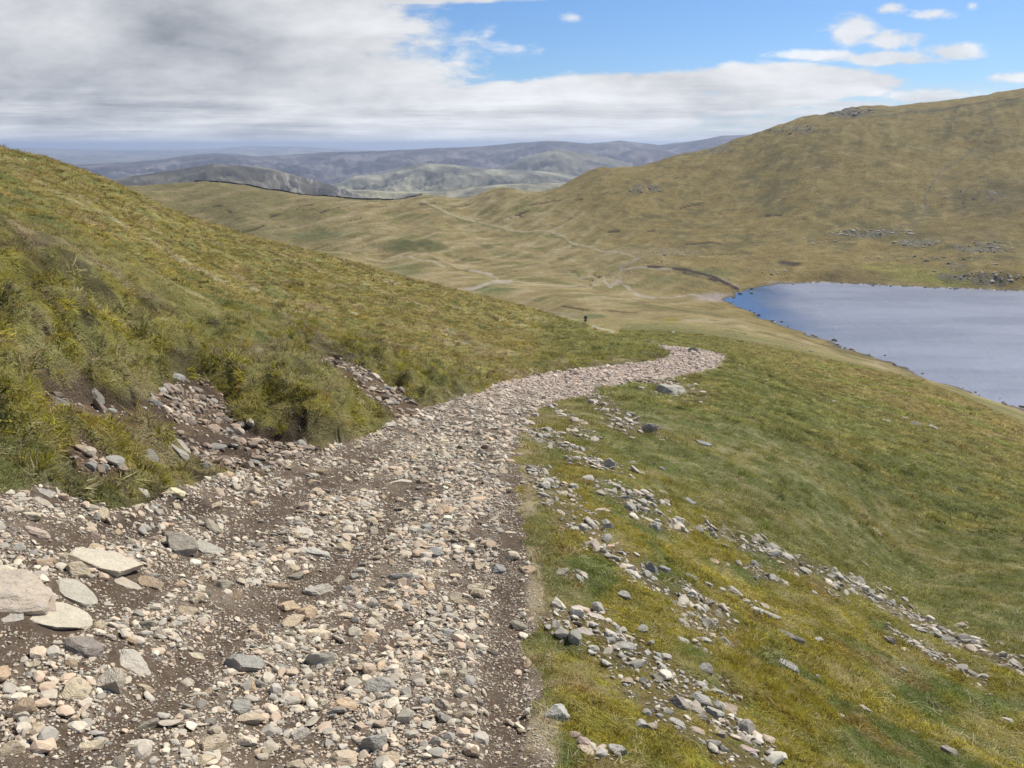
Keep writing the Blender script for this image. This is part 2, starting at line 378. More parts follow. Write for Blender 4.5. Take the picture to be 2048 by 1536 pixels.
# broken crags: the skyline outcrops and the slope above the lake
def blob(x, y, rx, ry): return lambda a, b: sstep(1.0, .35, np.hypot((a-x)/rx, (b-y)/ry))
CRAGS = [(1700,226,70,16,1.0),(1600,258,55,14,.9),(1440,300,60,20,.7),(1780,218,26,8,.5),(1290,378,55,12,.9),(1020,378,60,10,.5),(880,392,60,10,.6),(1180,345,60,12,.5),(1350,318,60,12,.5),
         (1745,466,95,11,1.0),(1840,488,80,13,.9),(1620,492,80,9,.6),(1960,497,90,14,1.0),(1350,505,70,8,.6),(1480,522,60,8,.5),(1900,535,120,12,.5),(1950,555,120,12,.9),(1900,520,120,10,.5),(1990,390,80,22,.6),(1860,400,30,30,.4),(1960,350,60,26,.4)]
crag = np.zeros(R2.shape, np.float32)
fm = FRONT & (R2 > 300)
for x, y, rx, ry, a in CRAGS: crag[fm] = np.maximum(crag[fm], a*blob(x, y, rx, ry)(PX[fm], PY[fm]))
cn = np.zeros(R2.shape, np.float32); cn[fm] = fbm(X2[fm]/9, Y2[fm]/16, 4, 51, .6)
crag_w = .8*sstep(.50, .66, .8*crag + .75*cn)*(crag > .02)
Z += crag*(np.abs(cn)*3.0 + cn*1.2)*sstep(.2, .6, crag)*.8
# peat hags and banks on the far side: (points, half width px, drop m)
HAGS = [([(424,414),(441,412)],1.3),([(485,461),(505,457),(526,449)],1.4),([(593,419),(610,413),(625,410)],1.2),([(648,420),(676,414)],1.5),([(540,432),(560,428)],1.0),([(455,424),(462,423)],1),([(560,452),(572,449)],1),
 ([(1004,435),(1021,435)],1.5),([(1030,428),(1057,422)],1.5),([(1040,431),(1055,429)],1.2),([(1060,410),(1090,404),(1120,398)],1.0),([(1216,466),(1238,465)],1.2),([(1295,463),(1308,462)],1.2),([(1531,431),(1563,430)],1.8),
 ([(1360,418),(1380,411),(1408,406)],1.0),([(1295,551),(1340,553),(1380,557),(1420,566),(1475,585)],2.6),([(1365,560),(1400,566),(1432,574)],1.6),([(1120,612),(1160,618),(1230,622),(1270,625)],1.3),([(640,422),(652,420)],1.2),
 ([(716,543),(730,542)],1.6),([(840,410),(870,407)],1),([(1150,400),(1165,399)],1),([(900,416),(940,410)],.9),([(700,440),(722,436)],.9),([(1370,490),(1440,487)],1.0),([(770,425),(800,420)],.9),([(1450,660),(1490,668)],1.2)]
def hag_fn(x, y):
    out = np.zeros(x.shape, np.float32)
    for p, wd in HAGS:
        xs = [q[0] for q in p]; ys = [q[1] for q in p]
        m = (x > min(xs)-20) & (x < max(xs)+20) & (y > min(ys)-12) & (y < max(ys)+12)
        if m.any(): out[m] = np.maximum(out[m], sstep(1.0, -.6, seg_dist(x[m], y[m], p)-wd*1.0))
    return out
fh = FRONT & (R2 > 110)
hag = on(fh, hag_fn, 0)
hag *= sstep(-.55, -.1, gnoise(X2/7, Y2/7, 61))
Z -= hag*.9
# stream ravine behind the plateau, and the outflow
STREAM = [(1452,601),(1420,596),(1385,591),(1340,594),(1295,592),(1270,588),(1252,580),(1236,575),(1222,580),(1208,573),(1204,562)]
STREAM2 = [(1204,562),(1185,548),(1160,552),(1150,545),(1120,535),(1095,522),(1050,514),(960,508),(880,500),(800,503),(735,506)]
TRIB = [(1238,575),(1232,560),(1243,548),(1236,540),(1262,527),(1278,516)]
st_d = on(fh & (R2 > 230), lambda x, y: np.minimum(seg_dist(x, y, STREAM), seg_dist(x, y, STREAM2)), 99)
tr_d = on(fh & (R2 > 230), lambda x, y: seg_dist(x, y, TRIB), 99)
Z -= sstep(6, 0, st_d)*.9
rav = on(fh & (R2 > 230), lambda x, y: sstep(16, 2, seg_dist(x, y, [(735,503),(800,500),(880,488),(905,482)])), 0)
# lake
LK = [(1450,600),(1475,588),(1500,580),(1530,571),(1560,568),(1640,566),(1700,568),(1750,571),(1850,575),(1950,579),(2048,582),(2400,592),(2900,610),(3300,1050),(2700,1000),(2300,905),(2048,816),(1950,789),(1840,750),(1740,712),(1640,678),(1580,655),(1540,642),(1500,624)]
lw = []
for x, y in LK:
    a, t = pix_dir(x, y); r = LAKE/float(t); lw.append((r*math.sin(a), r*math.cos(a)))
mlk = FRONT & (R2 > 120) & (R2 < 800) & (X2 > 20)
lsd = np.full(R2.shape, -999, np.float32)
lsd[mlk] = poly_sd(X2[mlk], Y2[mlk], lw)
lsd = lsd + np.where(mlk, 2.2*gnoise(X2/9, Y2/9, 71)+.9*gnoise(X2/3.1, Y2/3.1, 72), 0)
out_d = np.maximum(-lsd, 0)
near_sh = mlk & (lsd > -60)
Zo = LAKE + .05 + .10*out_d + np.maximum(Z-LAKE-.10*out_d, -.0)*sstep(0, 16, out_d)
Z = np.where(near_sh, np.where(lsd > 0, LAKE-.05-np.minimum(lsd*.16, 3.5), Zo), Z)
Z = np.where(mlk & (lsd <= -60) & (Z < LAKE+.5) & (PX > 1440), LAKE+.5, Z)

# turf stands up from the bare earth on the left bank
th = (.08 + .17*sstep(4.5, 7.5, R2))*(1-.6*sstep(12, 30, R2))
edge_d = np.minimum(-(sd_path + wobpx*.5), -bare_l)             # px away from bare ground
pr = 1460.0/np.maximum(R2, 1)                                   # px per metre
lobe = 1+.6*gnoise(X2*1.6, Y2*1.6, 81)
turf_h = th*lobe*sstep(0, 1, edge_d/np.maximum(.26*pr, 3))*LEFT*(R2 < 60)
fade_t = sstep(2.4, .8, edge_d/pr*.55)                          # sinks back into the slope away from the edge
turf_h *= (.35+.65*fade_t)
turf_h *= 1-.55*on(NEAR & (R2 < 14), lambda x, y: sstep(370, 320, x)*sstep(835, 850, y), 0)
Z += turf_h
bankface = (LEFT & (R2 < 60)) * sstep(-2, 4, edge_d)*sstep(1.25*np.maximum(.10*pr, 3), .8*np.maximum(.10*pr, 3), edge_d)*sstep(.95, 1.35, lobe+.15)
# hollow scarp of the small cirque high on the left bank (dark peat lip)
lip = on(NEAR & (R2 < 22), lambda x, y: sstep(7, -2, seg_dist(x, y, [(612,690),(640,700),(680,708),(722,727)], False, [5,7,6,2])), 0)
lip2 = on(NEAR & (R2 < 16), lambda x, y: sstep(6, -2, seg_dist(x, y, [(76,655),(110,690),(150,705),(205,700),(240,712),(300,728),(350,742)], False, [5,10,7,8,6,5,2])), 0)
lip2 *= sstep(-.35, .05, gnoise(X2*1.7, Y2*1.7, 83))
lip3 = on(NEAR & (R2 < 14), lambda x, y: sstep(6, -2, seg_dist(x, y, [(455,828),(500,858),(560,868),(608,875)], False, [6,11,12,5])), 0)
lip4 = on(NEAR & (R2 < 14), lambda x, y: sstep(6, -2, seg_dist(x, y, [(85,775),(150,788),(215,790),(262,800)], False, [6,9,8,5])), 0)
lip5 = on(NEAR & (R2 < 60), lambda x, y: sstep(2, -1, seg_dist(x, y, [(1303,690),(1325,698)], False, [1.6,1.6])), 0)
Z -= lip*.12 + lip2*.12 + lip3*.05 + lip4*.05 + lip5*.3
HUM = [(50,705,75,.9),(150,735,62,.8),(235,765,58,.8),(300,738,42,.6),(215,700,50,.5),(40,800,60,.7),(55,870,72,.6),(165,868,66,.6),(245,895,56,.5),(95,940,60,.4),(310,940,60,.4),(240,970,50,.4),(495,812,52,.7),(560,838,46,.7),(640,862,44,.6),(700,850,44,.7),(752,838,36,.6),(640,790,56,.7),(560,770,60,.7),(690,800,46,.5),(440,740,46,.5),
       (390,700,50,.5),(330,690,44,.5),(480,700,50,.4),(600,730,40,.4),(880,792,40,.35),(820,780,40,.35),(940,775,30,.3),(20,640,60,.6),(120,650,50,.5)]
hum = np.zeros(R2.shape, np.float32); humn = on(NEAR & (R2 < 20), lambda x, y: 0*x, 0)
mh = NEAR & (R2 < 16) & (R2 > 4) & LEFT
hx, hy, hr = PX[mh], PY[mh], R2[mh]; hn = .30*gnoise(X2[mh]*2.3, Y2[mh]*2.3, 86)+.16*gnoise(X2[mh]*6, Y2[mh]*6, 87); acc_ = np.zeros(hx.shape, np.float32)
for x, y, rpx, a in HUM:
    d = np.hypot((hx-x)/rpx, (hy-y)/(rpx*.62))+hn
    acc_ = np.maximum(acc_, a*(rpx/60)*np.clip(1-d*d, 0, 1)**.7)
hum[mh] = acc_
Z += hum*.13*(1-path_w)*(1-bare_w)
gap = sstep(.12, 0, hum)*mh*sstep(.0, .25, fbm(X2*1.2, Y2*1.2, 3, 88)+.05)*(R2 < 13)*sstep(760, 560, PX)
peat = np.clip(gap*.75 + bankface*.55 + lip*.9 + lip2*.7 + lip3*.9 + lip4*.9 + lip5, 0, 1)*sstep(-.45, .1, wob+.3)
# stony micro relief on path and scree
st = np.maximum(np.where(A2 > -.02, path_z, path_w), np.maximum(bare_w, scree_w*.8))
Z += st*(octave(.09, 91, .006)+octave(.22, 92, .014)+octave(.6, 93, .028)+octave(1.8, 94, .03))*sstep(1, 2.5, R2)
Z -= path_z*dirt*.02
# ground around the stones of the grassy slope
Z = Z.astype(np.float32)
# ------------------------------------------------------------------ true colour of the ground cover
def C(*c): return np.array(c, np.float32)
def mixc(a, b, t): return a*(1-t[..., None]) + b*t[..., None]
def land_colour():
    n_a = fbm(X2/2.4, Y2/2.4, 3, 101); n_b = fbm(X2/7.5, Y2/7.5, 3, 103); n_c = fbm(X2/.55, Y2/.55, 3, 105); n_d = fbm(X2/26, Y2/26, 3, 107); n_e = gnoise(X2/90, Y2/90, 109)
    col = np.empty(R2.shape+(3,), np.float32); col[:] = C(.235, .21, .068)                # olive turf of the left slope
    col = mixc(col, C(.27, .215, .115), sstep(.1, .5, n_a+.4*n_c)*.8)                         # dead stems
    col = mixc(col, C(.36, .30, .17), sstep(.16, .45, n_c*.6+n_b*.7))
    col = mixc(col, C(.235, .20, .030), .8*sstep(.12, .42, fbm(X2/1.5, Y2/1.5, 3, 111)))       # moss
    col = mixc(col, C(.13, .15, .045), sstep(.10, .40, fbm(X2/1.9, Y2/1.9, 3, 113))*.7)       # fresh grass
    # right slope
    rs = sstep(.0, .10, A2)*sstep(2, -2, R2-190)
    rc = np.empty_like(col); rc[:] = C(.150, .158, .049)
    rc = mixc(rc, C(.20, .175, .055), sstep(-.05, .35, n_a+.5*n_c))
    rc = mixc(rc, C(.25, .23, .12), sstep(.15, .5, n_c+.4*n_b)*.7)
    lowr = on(FRONT & (R2 < 40), lambda x, y: sstep(-60, 160, (y-1010)-(x-1500)*.52)*sstep(1040, 1150, x), 0)   # mossy foreground
    mossy = mixc(np.broadcast_to(C(.245, .205, .030), col.shape), C(.13, .155, .035), sstep(.02, .3, fbm(X2/.9, Y2/.9, 3, 115)))
    mossy = mixc(mossy, C(.30, .25, .12), sstep(.1, .4, n_c)*.6)
    mossy = mixc(mossy, C(.21, .12, .03), sstep(.25, .45, fbm(X2/.6, Y2/.6, 2, 118))*.6)
    rc = mixc(rc, mossy, lowr*.85)
    brn = on(FRONT & (R2 < 400), lambda x, y: sstep(-60, 70, -(y-700-(x-1500)*.42)+18), 0)                # drier towards the shore
    rc = mixc(rc, mixc(np.broadcast_to(C(.25, .20, .085), col.shape), C(.16, .17, .045), sstep(-.1, .4, n_b)), brn*.9)
    col = mixc(col, rc, rs)
    # valley floor and far fell
    vf = sstep(135, 215, R2)
    vc = np.empty_like(col); vc[:] = C(.285, .225, .10)
    vc = mixc(vc, C(.19, .175, .062), sstep(-.05, .4, fbm(X2/24, Y2/24, 4, 121)))
    vc = mixc(vc, C(.38, .31, .18), sstep(.02, .42, g1*.45+g3*.65)*.65)
    vc = mixc(vc, C(.14, .11, .045), sstep(.08, .46, -g1*.5-g3*.65)*.5)
    fell = sstep(0, 1, on(FRONT & (R2 > 250), lambda x, y: sstep(-60, 90, (x-1150)*.30+ (470-y)*.35), 0))
    fc = np.empty_like(col); fc[:] = C(.232, .175, .060)
    fc = mixc(fc, C(.155, .128, .05), sstep(-.05, .45, n_d+.5*n_e))
    fc = mixc(fc, C(.29, .225, .09), sstep(.0, .45, fbm(X2/17, Y2/11, 4, 125)+.3*g1)*.8)
    fc = mixc(fc, C(.115, .105, .045), sstep(.15, .5, fbm(X2/13, Y2/13, 4, 127))*.6)
    fc = mixc(fc, C(.31, .24, .09), sstep(.05, .45, g3*.6+g1*.4)*.35)
    vc *= C(1.16, 1.14, 1.10); fc *= C(1.14, 1.13, 1.10)
    vc = mixc(vc, fc, fell)
    lf = on(FRONT & (R2 > 300), lambda x, y: sstep(760, 480, x)*sstep(515, 470, y), 0)
    vc = mixc(vc, mixc(np.broadcast_to(C(.205, .175, .07), col.shape), C(.27, .215, .10), sstep(-.1, .4, g1*.6+n_d*.5)), lf*.85)
    for x, y, rx, ry, c, a in [(800,543,60,13,C(.13,.15,.05),.6),(985,578,60,10,C(.12,.145,.045),.65),(1190,632,30,6,C(.12,.15,.05),.7),(1340,640,25,5,C(.27,.22,.04),.8),(1430,560,60,8,C(.13,.15,.05),.6),(1330,570,50,7,C(.17,.17,.06),.6),
                               (1800,545,130,16,C(.26,.235,.055),.8),(1700,552,110,14,C(.17,.115,.05),.6),(1950,575,140,10,C(.17,.15,.06),.6),(1880,560,120,8,C(.24,.25,.05),.6),(1560,470,50,6,C(.17,.11,.055),.4),(1950,470,70,22,C(.16,.12,.055),.5),(1300,505,130,12,C(.30,.24,.13),.5),(1990,400,120,50,C(.12,.1,.045),.55),
                               (1050,630,140,10,C(.38,.30,.17),.7),(640,470,70,14,C(.12,.15,.06),.5),(820,492,90,13,C(.115,.12,.042),.8),(1580,530,36,5,C(.09,.065,.035),1.0),(1700,226,80,14,C(.12,.11,.06),.5)]:
        m = on(FRONT & (R2 > 110), lambda a_, b_: sstep(1.1, .45, np.hypot((a_-x)/rx, (b_-y)/ry) + .0, ), 0)
        vc = mixc(vc, c, m*a*sstep(-.7, .1, gnoise(X2/11, Y2/11, 131)+.2))
    # pale worn footpaths of the valley
    rd = [([(845,403),(870,413),(900,428),(925,436),(960,447),(1000,455),(1040,460),(1100,465),(1120,472),(1135,483),(1165,490),(1200,497),(1240,506),(1270,514)], .9, C(.42,.35,.23)),
          ([(800,512),(830,518),(860,522),(890,533)], 1.2, C(.42,.34,.23)),([(940,540),(965,545),(985,550),(995,558)], 1.6, C(.42,.34,.24)),([(1022,563),(985,566),(950,577),(915,583)], 2.4, C(.44,.37,.28)),([(915,583),(925,593)], 4.5, C(.5,.38,.31)),
          ([(1022,563),(1090,569),(1150,571),(1200,573)], .7, C(.38,.33,.2)),([(1188,654),(1200,658),(1214,661),(1225,666)], 2.0, C(.52,.44,.31)),([(1155,640),(1130,634),(1080,629),(1040,622)], 1.3, C(.42,.34,.2)),([(1240,562),(1290,553),(1380,556),(1450,572),(1480,582)], 1.4, C(.33,.28,.2)),
          ([(1975,215),(1978,235),(1990,262),(1960,290),(1925,318),(1880,345),(1868,362),(1850,392),(1855,425),(1832,450),(1790,455)], 1.1, C(.17,.15,.105)),([(1735,236),(1800,229),(1880,218),(1960,206),(2060,192)], .7, C(.09,.08,.05)),
          ([(845,408),(920,440),(1040,466),(1125,478),(1150,492)], .7, C(.14,.16,.05)), ([(1800,512),(1900,520)], .1, C(.2,.2,.1))]
    for p, wd, c in rd:
        c = np.minimum(c*1.06, .6)
        m = on(fh, lambda x, y: sstep(1.3, -.7, seg_dist(x, y, p)-wd*1.15), 0)
        vc = mixc(vc, c, m*np.clip(.85+.5*gnoise(X2/5, Y2/5, 133), .25, 1))
    vc = mixc(vc, C(.30, .27, .22), sstep(3.2, .3, tr_d+3*gnoise(X2/4, Y2/4, 134))*.6)
    strm = .8*sstep(1.9, .2, st_d+1.6*gnoise(X2/5, Y2/5, 136))*sstep(1100, 1200, PX)
    vc = mixc(vc, C(.46, .40, .33), strm*.8)
    beach = on(fh, lambda x, y: sstep(1.1, .3, np.minimum(np.hypot((x-1425)/50, (y-597)/9), np.hypot((x-1590)/75, (y-566)/6))), 0)
    vc = mixc(vc, C(.40, .33, .27), beach*.8)
    shore = mlk*sstep(-2.6, -.6, lsd)
    vc = mixc(vc, C(.13, .115, .09), shore*.8)
    vc = mixc(vc, C(.62, .62, .60), mlk*sstep(-1.0, -.3, lsd)*(PX > 1600)*(PY < 640)*sstep(-.3, .1, gnoise(X2/2, Y2/2, 77))*.9)
    vc = mixc(vc, C(.07, .05, .032), np.clip(hag, 0, 1))
    rockc = mixc(np.broadcast_to(C(.21, .20, .165), col.shape), C(.085, .078, .056), sstep(-.1, .35, fbm(X2/3, Y2/5, 2, 141)))
    vc = mixc(vc, rockc, crag_w*.8)
    col = mixc(col, vc, np.maximum(vf, ((hag > .02) | (PX > 1180) & (PX < 1240) & (PY < 668) & (PY > 640)) & fh))
    col = mixc(col, mixc(np.broadcast_to(C(.27, .225, .03), col.shape), C(.23, .21, .07), sstep(-.2, .2, n_c)), sstep(.1, .5, hum)*sstep(-.25, .15, fbm(X2*1.1, Y2*1.1, 2, 89)+.05)*.85)
    # tonal mottling
    mott = 1 + .22*n_c*sstep(60, 20, R2) + .20*n_b + .12*n_d
    col *= mott[..., None]
    # worn ground
    earth = mixc(np.broadcast_to(C(.135, .096, .062), col.shape), C(.205, .155, .105), sstep(-.3, .4, fbm(X2/.3, Y2/.3, 3, 151)))
    earth = mixc(earth, C(.30, .25, .20), sstep(.0, .5, fbm(X2/.05, Y2/.05, 2, 153))*sstep(12, 5, R2)*.7)
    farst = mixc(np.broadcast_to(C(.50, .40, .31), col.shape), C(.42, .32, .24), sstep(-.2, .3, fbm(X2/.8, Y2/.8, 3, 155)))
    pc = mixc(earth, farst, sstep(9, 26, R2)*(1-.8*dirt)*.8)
    pc = mixc(pc, C(.115, .080, .052), dirt*.75)
    col = mixc(col, C(.40, .32, .19), np.clip(straw*sstep(-.25, .25, n_c+.5*wob), 0, 1)*(1-path_w))
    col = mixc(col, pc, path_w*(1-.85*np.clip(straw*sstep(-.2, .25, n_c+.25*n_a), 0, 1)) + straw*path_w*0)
    col = mixc(col, C(.36, .29, .18), path_w*straw*sstep(-.1, .3, n_c+.4*wob)*.8)
    col = mixc(col, earth*C(.92, .82, .72), np.maximum(bare_w, scree_w*.62))
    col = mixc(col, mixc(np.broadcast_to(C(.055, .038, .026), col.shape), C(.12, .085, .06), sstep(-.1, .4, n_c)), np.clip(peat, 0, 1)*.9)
    col *= 1 + (1-path_w)[..., None]*(R2 < 200)[..., None]*C(.10, .12, .10)
    return np.clip(col, .01, .8)
COLR = land_colour()
print('land ok')

# smooth normals of the finished grid
def grid_normals():
    dXr = np.gradient(X2, axis=0); dYr = np.gradient(Y2, axis=0); dZr = np.gradient(Z, axis=0)
    dXa = np.gradient(X2, axis=1); dYa = np.gradient(Y2, axis=1); dZa = np.gradient(Z, axis=1)
    n = np.stack([dYa*dZr-dZa*dYr, dZa*dXr-dXa*dZr, dXa*dYr-dYa*dXr], -1)
    n /= np.linalg.norm(n, axis=-1, keepdims=True)+1e-12
    n[n[..., 2] < 0] *= -1
    return n
NRM = grid_normals()
TT = Z/R2
HOR = np.maximum.accumulate(TT, axis=0)                         # running horizon
VIS = TT > HOR - .035*sstep(40, 5, R2) - .006

def lookup(az, lr, arrs):
    j = np.interp(az, AZ, np.arange(len(AZ))); i = (lr-LR[0])/(LR[1]-LR[0])
    j = np.clip(j, 0, len(AZ)-2.001); i = np.clip(i, 0, NR-2.001)
    j0 = j.astype(int); i0 = i.astype(int); fj = (j-j0); fi = (i-i0)
    out = []
    for a in arrs:
        f1, f2 = (fi[:, None], fj[:, None]) if a.ndim == 3 else (fi, fj)
        out.append((a[i0, j0]*(1-f1)+a[i0+1, j0]*f1)*(1-f2)+(a[i0, j0+1]*(1-f1)+a[i0+1, j0+1]*f1)*f2)
    return out
def hit(px, py, rmin=1.0, rmax=1e9):
    """the ground point seen at a photograph pixel"""
    a, t = pix_dir(px, py); a = float(a); t = float(t)
    j = int(round((a-azd[0])/(azd[1]-azd[0])))+I0; j = min(max(j, 0), len(AZ)-1)
    colm = TT[:, j]; ok = (R2[:, j] >= rmin) & (R2[:, j] <= rmax) & (colm >= t)
    i = int(np.argmax(ok)) if ok.any() else NR-1
    i = max(i, 1); t0, t1 = colm[i-1], colm[i]
    f = 0.0 if abs(t1-t0) < 1e-9 else min(max((t-t0)/(t1-t0), 0), 1)
    lr = LR[i-1]+(LR[i]-LR[i-1])*f; r = math.exp(lr)
    z, nn = lookup(np.array([a]), np.array([lr]), [Z, NRM])
    return Vector((r*math.sin(a), r*math.cos(a), float(z[0]))), Vector(nn[0].tolist()), r

# ------------------------------------------------------------------ object bookkeeping
def tag(o, label=None, cat=None, group=None, kind=None):
    if label: o['label'] = label
    if cat: o['category'] = cat
    if group: o['group'] = group
    if kind: o['kind'] = kind
    return o
def mesh_np(name, V, Fq, mat, smooth=True, colors=None):
    me = bpy.data.meshes.new(name); V = np.asarray(V, np.float32); Fq = np.asarray(Fq, np.int32); k = Fq.shape[1]
    me.vertices.add(len(V)); me.vertices.foreach_set('co', V.ravel())
    me.loops.add(Fq.size); me.loops.foreach_set('vertex_index', Fq.ravel())
    me.polygons.add(len(Fq)); me.polygons.foreach_set('loop_start', np.arange(0, Fq.size, k, dtype=np.int32))
    me.polygons.foreach_set('use_smooth', np.full(len(Fq), smooth))
    me.update(calc_edges=True)
    if colors is not None:
        at = me.attributes.new('col', 'FLOAT_COLOR', 'POINT')
        at.data.foreach_set('color', np.concatenate([colors, np.ones((len(colors), 1), np.float32)], 1).astype(np.float32).ravel())
    if mat: me.materials.append(mat)
    return me
def link(name, me, parent=None):
    o = bpy.data.objects.new(name, me); COL.objects.link(o)
    if parent: o.parent = parent
    return o

# ------------------------------------------------------------------ materials
def mat_new(name):
    m = bpy.data.materials.new(name); m.use_nodes = True; t = NT(m.node_tree); t.n.clear()
    out = t.new('ShaderNodeOutputMaterial'); b = t.new('ShaderNodeBsdfPrincipled'); t.l.new(b.outputs[0], out.inputs[0])
    b.inputs['Roughness'].default_value = .9; b.inputs['Specular IOR Level'].default_value = .15
    return m, t, b, out
def bump(t, b, h, dist, strength=1.0):
    n = t.new('ShaderNodeBump'); n.inputs['Strength'].default_value = strength; n.inputs['Distance'].default_value = dist
    t.l.new(h, n.inputs['Height']); t.l.new(n.outputs[0], b.inputs['Normal']); return n
def hsv(t, c, v, s=None):
    n = t.new('ShaderNodeHueSaturation'); t.put(n.inputs['Value'], v); t.l.new(c, n.inputs['Color'])
    if s is not None: t.put(n.inputs['Saturation'], s)
    return n.outputs[0]
def mat_land(name, scales, amp, bd):
    m, t, b, out = mat_new(name)
    a = t.new('ShaderNodeAttribute', attribute_name='col'); g = t.new('ShaderNodeNewGeometry').outputs['Position']
    tot = None; hb = None
    for s, k in scales:
        nz = t.noise(g, s, 4, .6); v = t.m('MULTIPLY', t.m('SUBTRACT', nz, .5), k)
        tot = v if tot is None else t.m('ADD', tot, v)
    val = t.m('ADD', 1.0, t.m('MULTIPLY', tot, amp))
    c = hsv(t, a.outputs['Color'], val); t.l.new(c, b.inputs['Base Color'])
    bump(t, b, tot, bd)
    return m
M_path = mat_land('path_earth', [(14, .6), (55, 1.0), (160, .8)], 1.0, .012)
M_turf = mat_land('turf', [(3, .5), (12, .8), (48, 1.0)], 1.0, .05)
M_valley = mat_land('moor_grass', [(.12, .5), (.5, .8), (1.8, 1.1), (4, .7)], 1.0, .5)
M_fell = mat_land('fell_grass', [(.06, .5), (.22, .8), (.8, 1.1), (2.2, .7)], 1.0, 1.1)

# ------------------------------------------------------------------ land meshes, split where the cover changes
NAA = len(AZ); idx = np.arange(NR*NAA).reshape(NR, NAA)
Vg = np.stack([X2, Y2, Z], -1).reshape(-1, 3); Cg = COLR.reshape(-1, 3)
q = np.stack([idx[:-1, :-1], idx[:-1, 1:], idx[1:, 1:], idx[1:, :-1]], -1)[:, :, ::-1]
wrap = np.stack([idx[:-1, -1], idx[:-1, 0], idx[1:, 0], idx[1:, -1]], -1)[:, ::-1][:, None]
q = np.concatenate([q, wrap], 1); rf = np.broadcast_to(R2[:-1, :1], q.shape[:2])
pw = path_w[:-1]
kind = np.where(rf > 330, 2, np.where(rf > 128, 1, 0)); kind = np.where((pw > .5) & (rf < 75), 3, kind)
for k, nm, mt in ((0, 'hillside', M_turf), (1, 'valley_floor', M_valley), (2, 'hill', M_fell), (3, 'path', M_path)):
    fs = q[kind == k]; u, inv = np.unique(fs.ravel(), return_inverse=True)
    me = mesh_np(nm, Vg[u], inv.reshape(-1, 4), mt, True, Cg[u])
    tag(link(nm, me), kind='structure')
# the disc under the tripod of the eye
ring = Vg[idx[0]]; cv = np.concatenate([ring, [[0, 0, -EYE]]]); nf = NAA
tri = np.stack([np.arange(nf), (np.arange(nf)+1) % nf, np.full(nf, nf)], 1)[:, ::-1]
tag(link('ground', mesh_np('ground', cv, tri, M_path, True, np.concatenate([Cg[idx[0]], Cg[:1]]))), kind='structure')
print('meshes ok')
# ------------------------------------------------------------------ lake
def mat_lake():
    m, t, b, out = mat_new('lake_water')
    g = t.new('ShaderNodeNewGeometry').outputs['Position']
    b.inputs['Base Color'].default_value = (.215, .225, .245, 1); b.inputs['IOR'].default_value = 1.33; b.inputs['Specular IOR Level'].default_value = .5
    mp = t.new('ShaderNodeMapping'); mp.inputs['Scale'].default_value = (.9, .35, 1); mp.inputs['Rotation'].default_value = (0, 0, .5); t.l.new(g, mp.inputs[0])
    h = t.m('ADD', t.noise(mp.outputs[0], .9, 4, .6), t.m('MULTIPLY', t.noise(mp.outputs[0], .16, 3, .5), 2.0))
    bn = bump(t, b, h, .5, 1.0)
    sp = t.new('ShaderNodeSeparateXYZ'); t.l.new(g, sp.inputs[0])
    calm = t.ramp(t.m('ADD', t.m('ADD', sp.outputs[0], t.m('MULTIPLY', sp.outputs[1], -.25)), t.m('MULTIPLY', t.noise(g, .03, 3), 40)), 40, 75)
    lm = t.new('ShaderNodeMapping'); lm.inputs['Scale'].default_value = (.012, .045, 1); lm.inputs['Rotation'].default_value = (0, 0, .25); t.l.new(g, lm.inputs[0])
    t.l.new(t.mix(calm, (.05, .09, .17, 1), t.mix(t.ramp(t.noise(lm.outputs[0], 1.0, 5, .6), .35, .65), (.225, .235, .27, 1), (.305, .315, .355, 1))), b.inputs['Base Color'])  # pale base and its lanes stand in for sun glitter on the ripples
    t.l.new(t.m('ADD', .02, t.m('MULTIPLY', calm, .26)), b.inputs['Roughness']); t.l.new(t.m('ADD', .08, t.m('MULTIPLY', calm, .5)), bn.inputs['Strength'])
    return m
gx_ = np.linspace(40, 620, 60); gy_ = np.linspace(120, 560, 60); GX, GY = np.meshgrid(gx_, gy_)
ii = np.arange(3600).reshape(60, 60); fq = np.stack([ii[:-1, :-1], ii[:-1, 1:], ii[1:, 1:], ii[1:, :-1]], -1).reshape(-1, 4)
cen = np.stack([GX.ravel()[fq].mean(1), GY.ravel()[fq].mean(1)], -1); inside = poly_sd(cen[:, 0], cen[:, 1], lw) > -14
tag(link('lake', mesh_np('lake', np.stack([GX.ravel(), GY.ravel(), np.full(3600, LAKE)], -1), fq[inside], mat_lake(), True)), kind='structure')

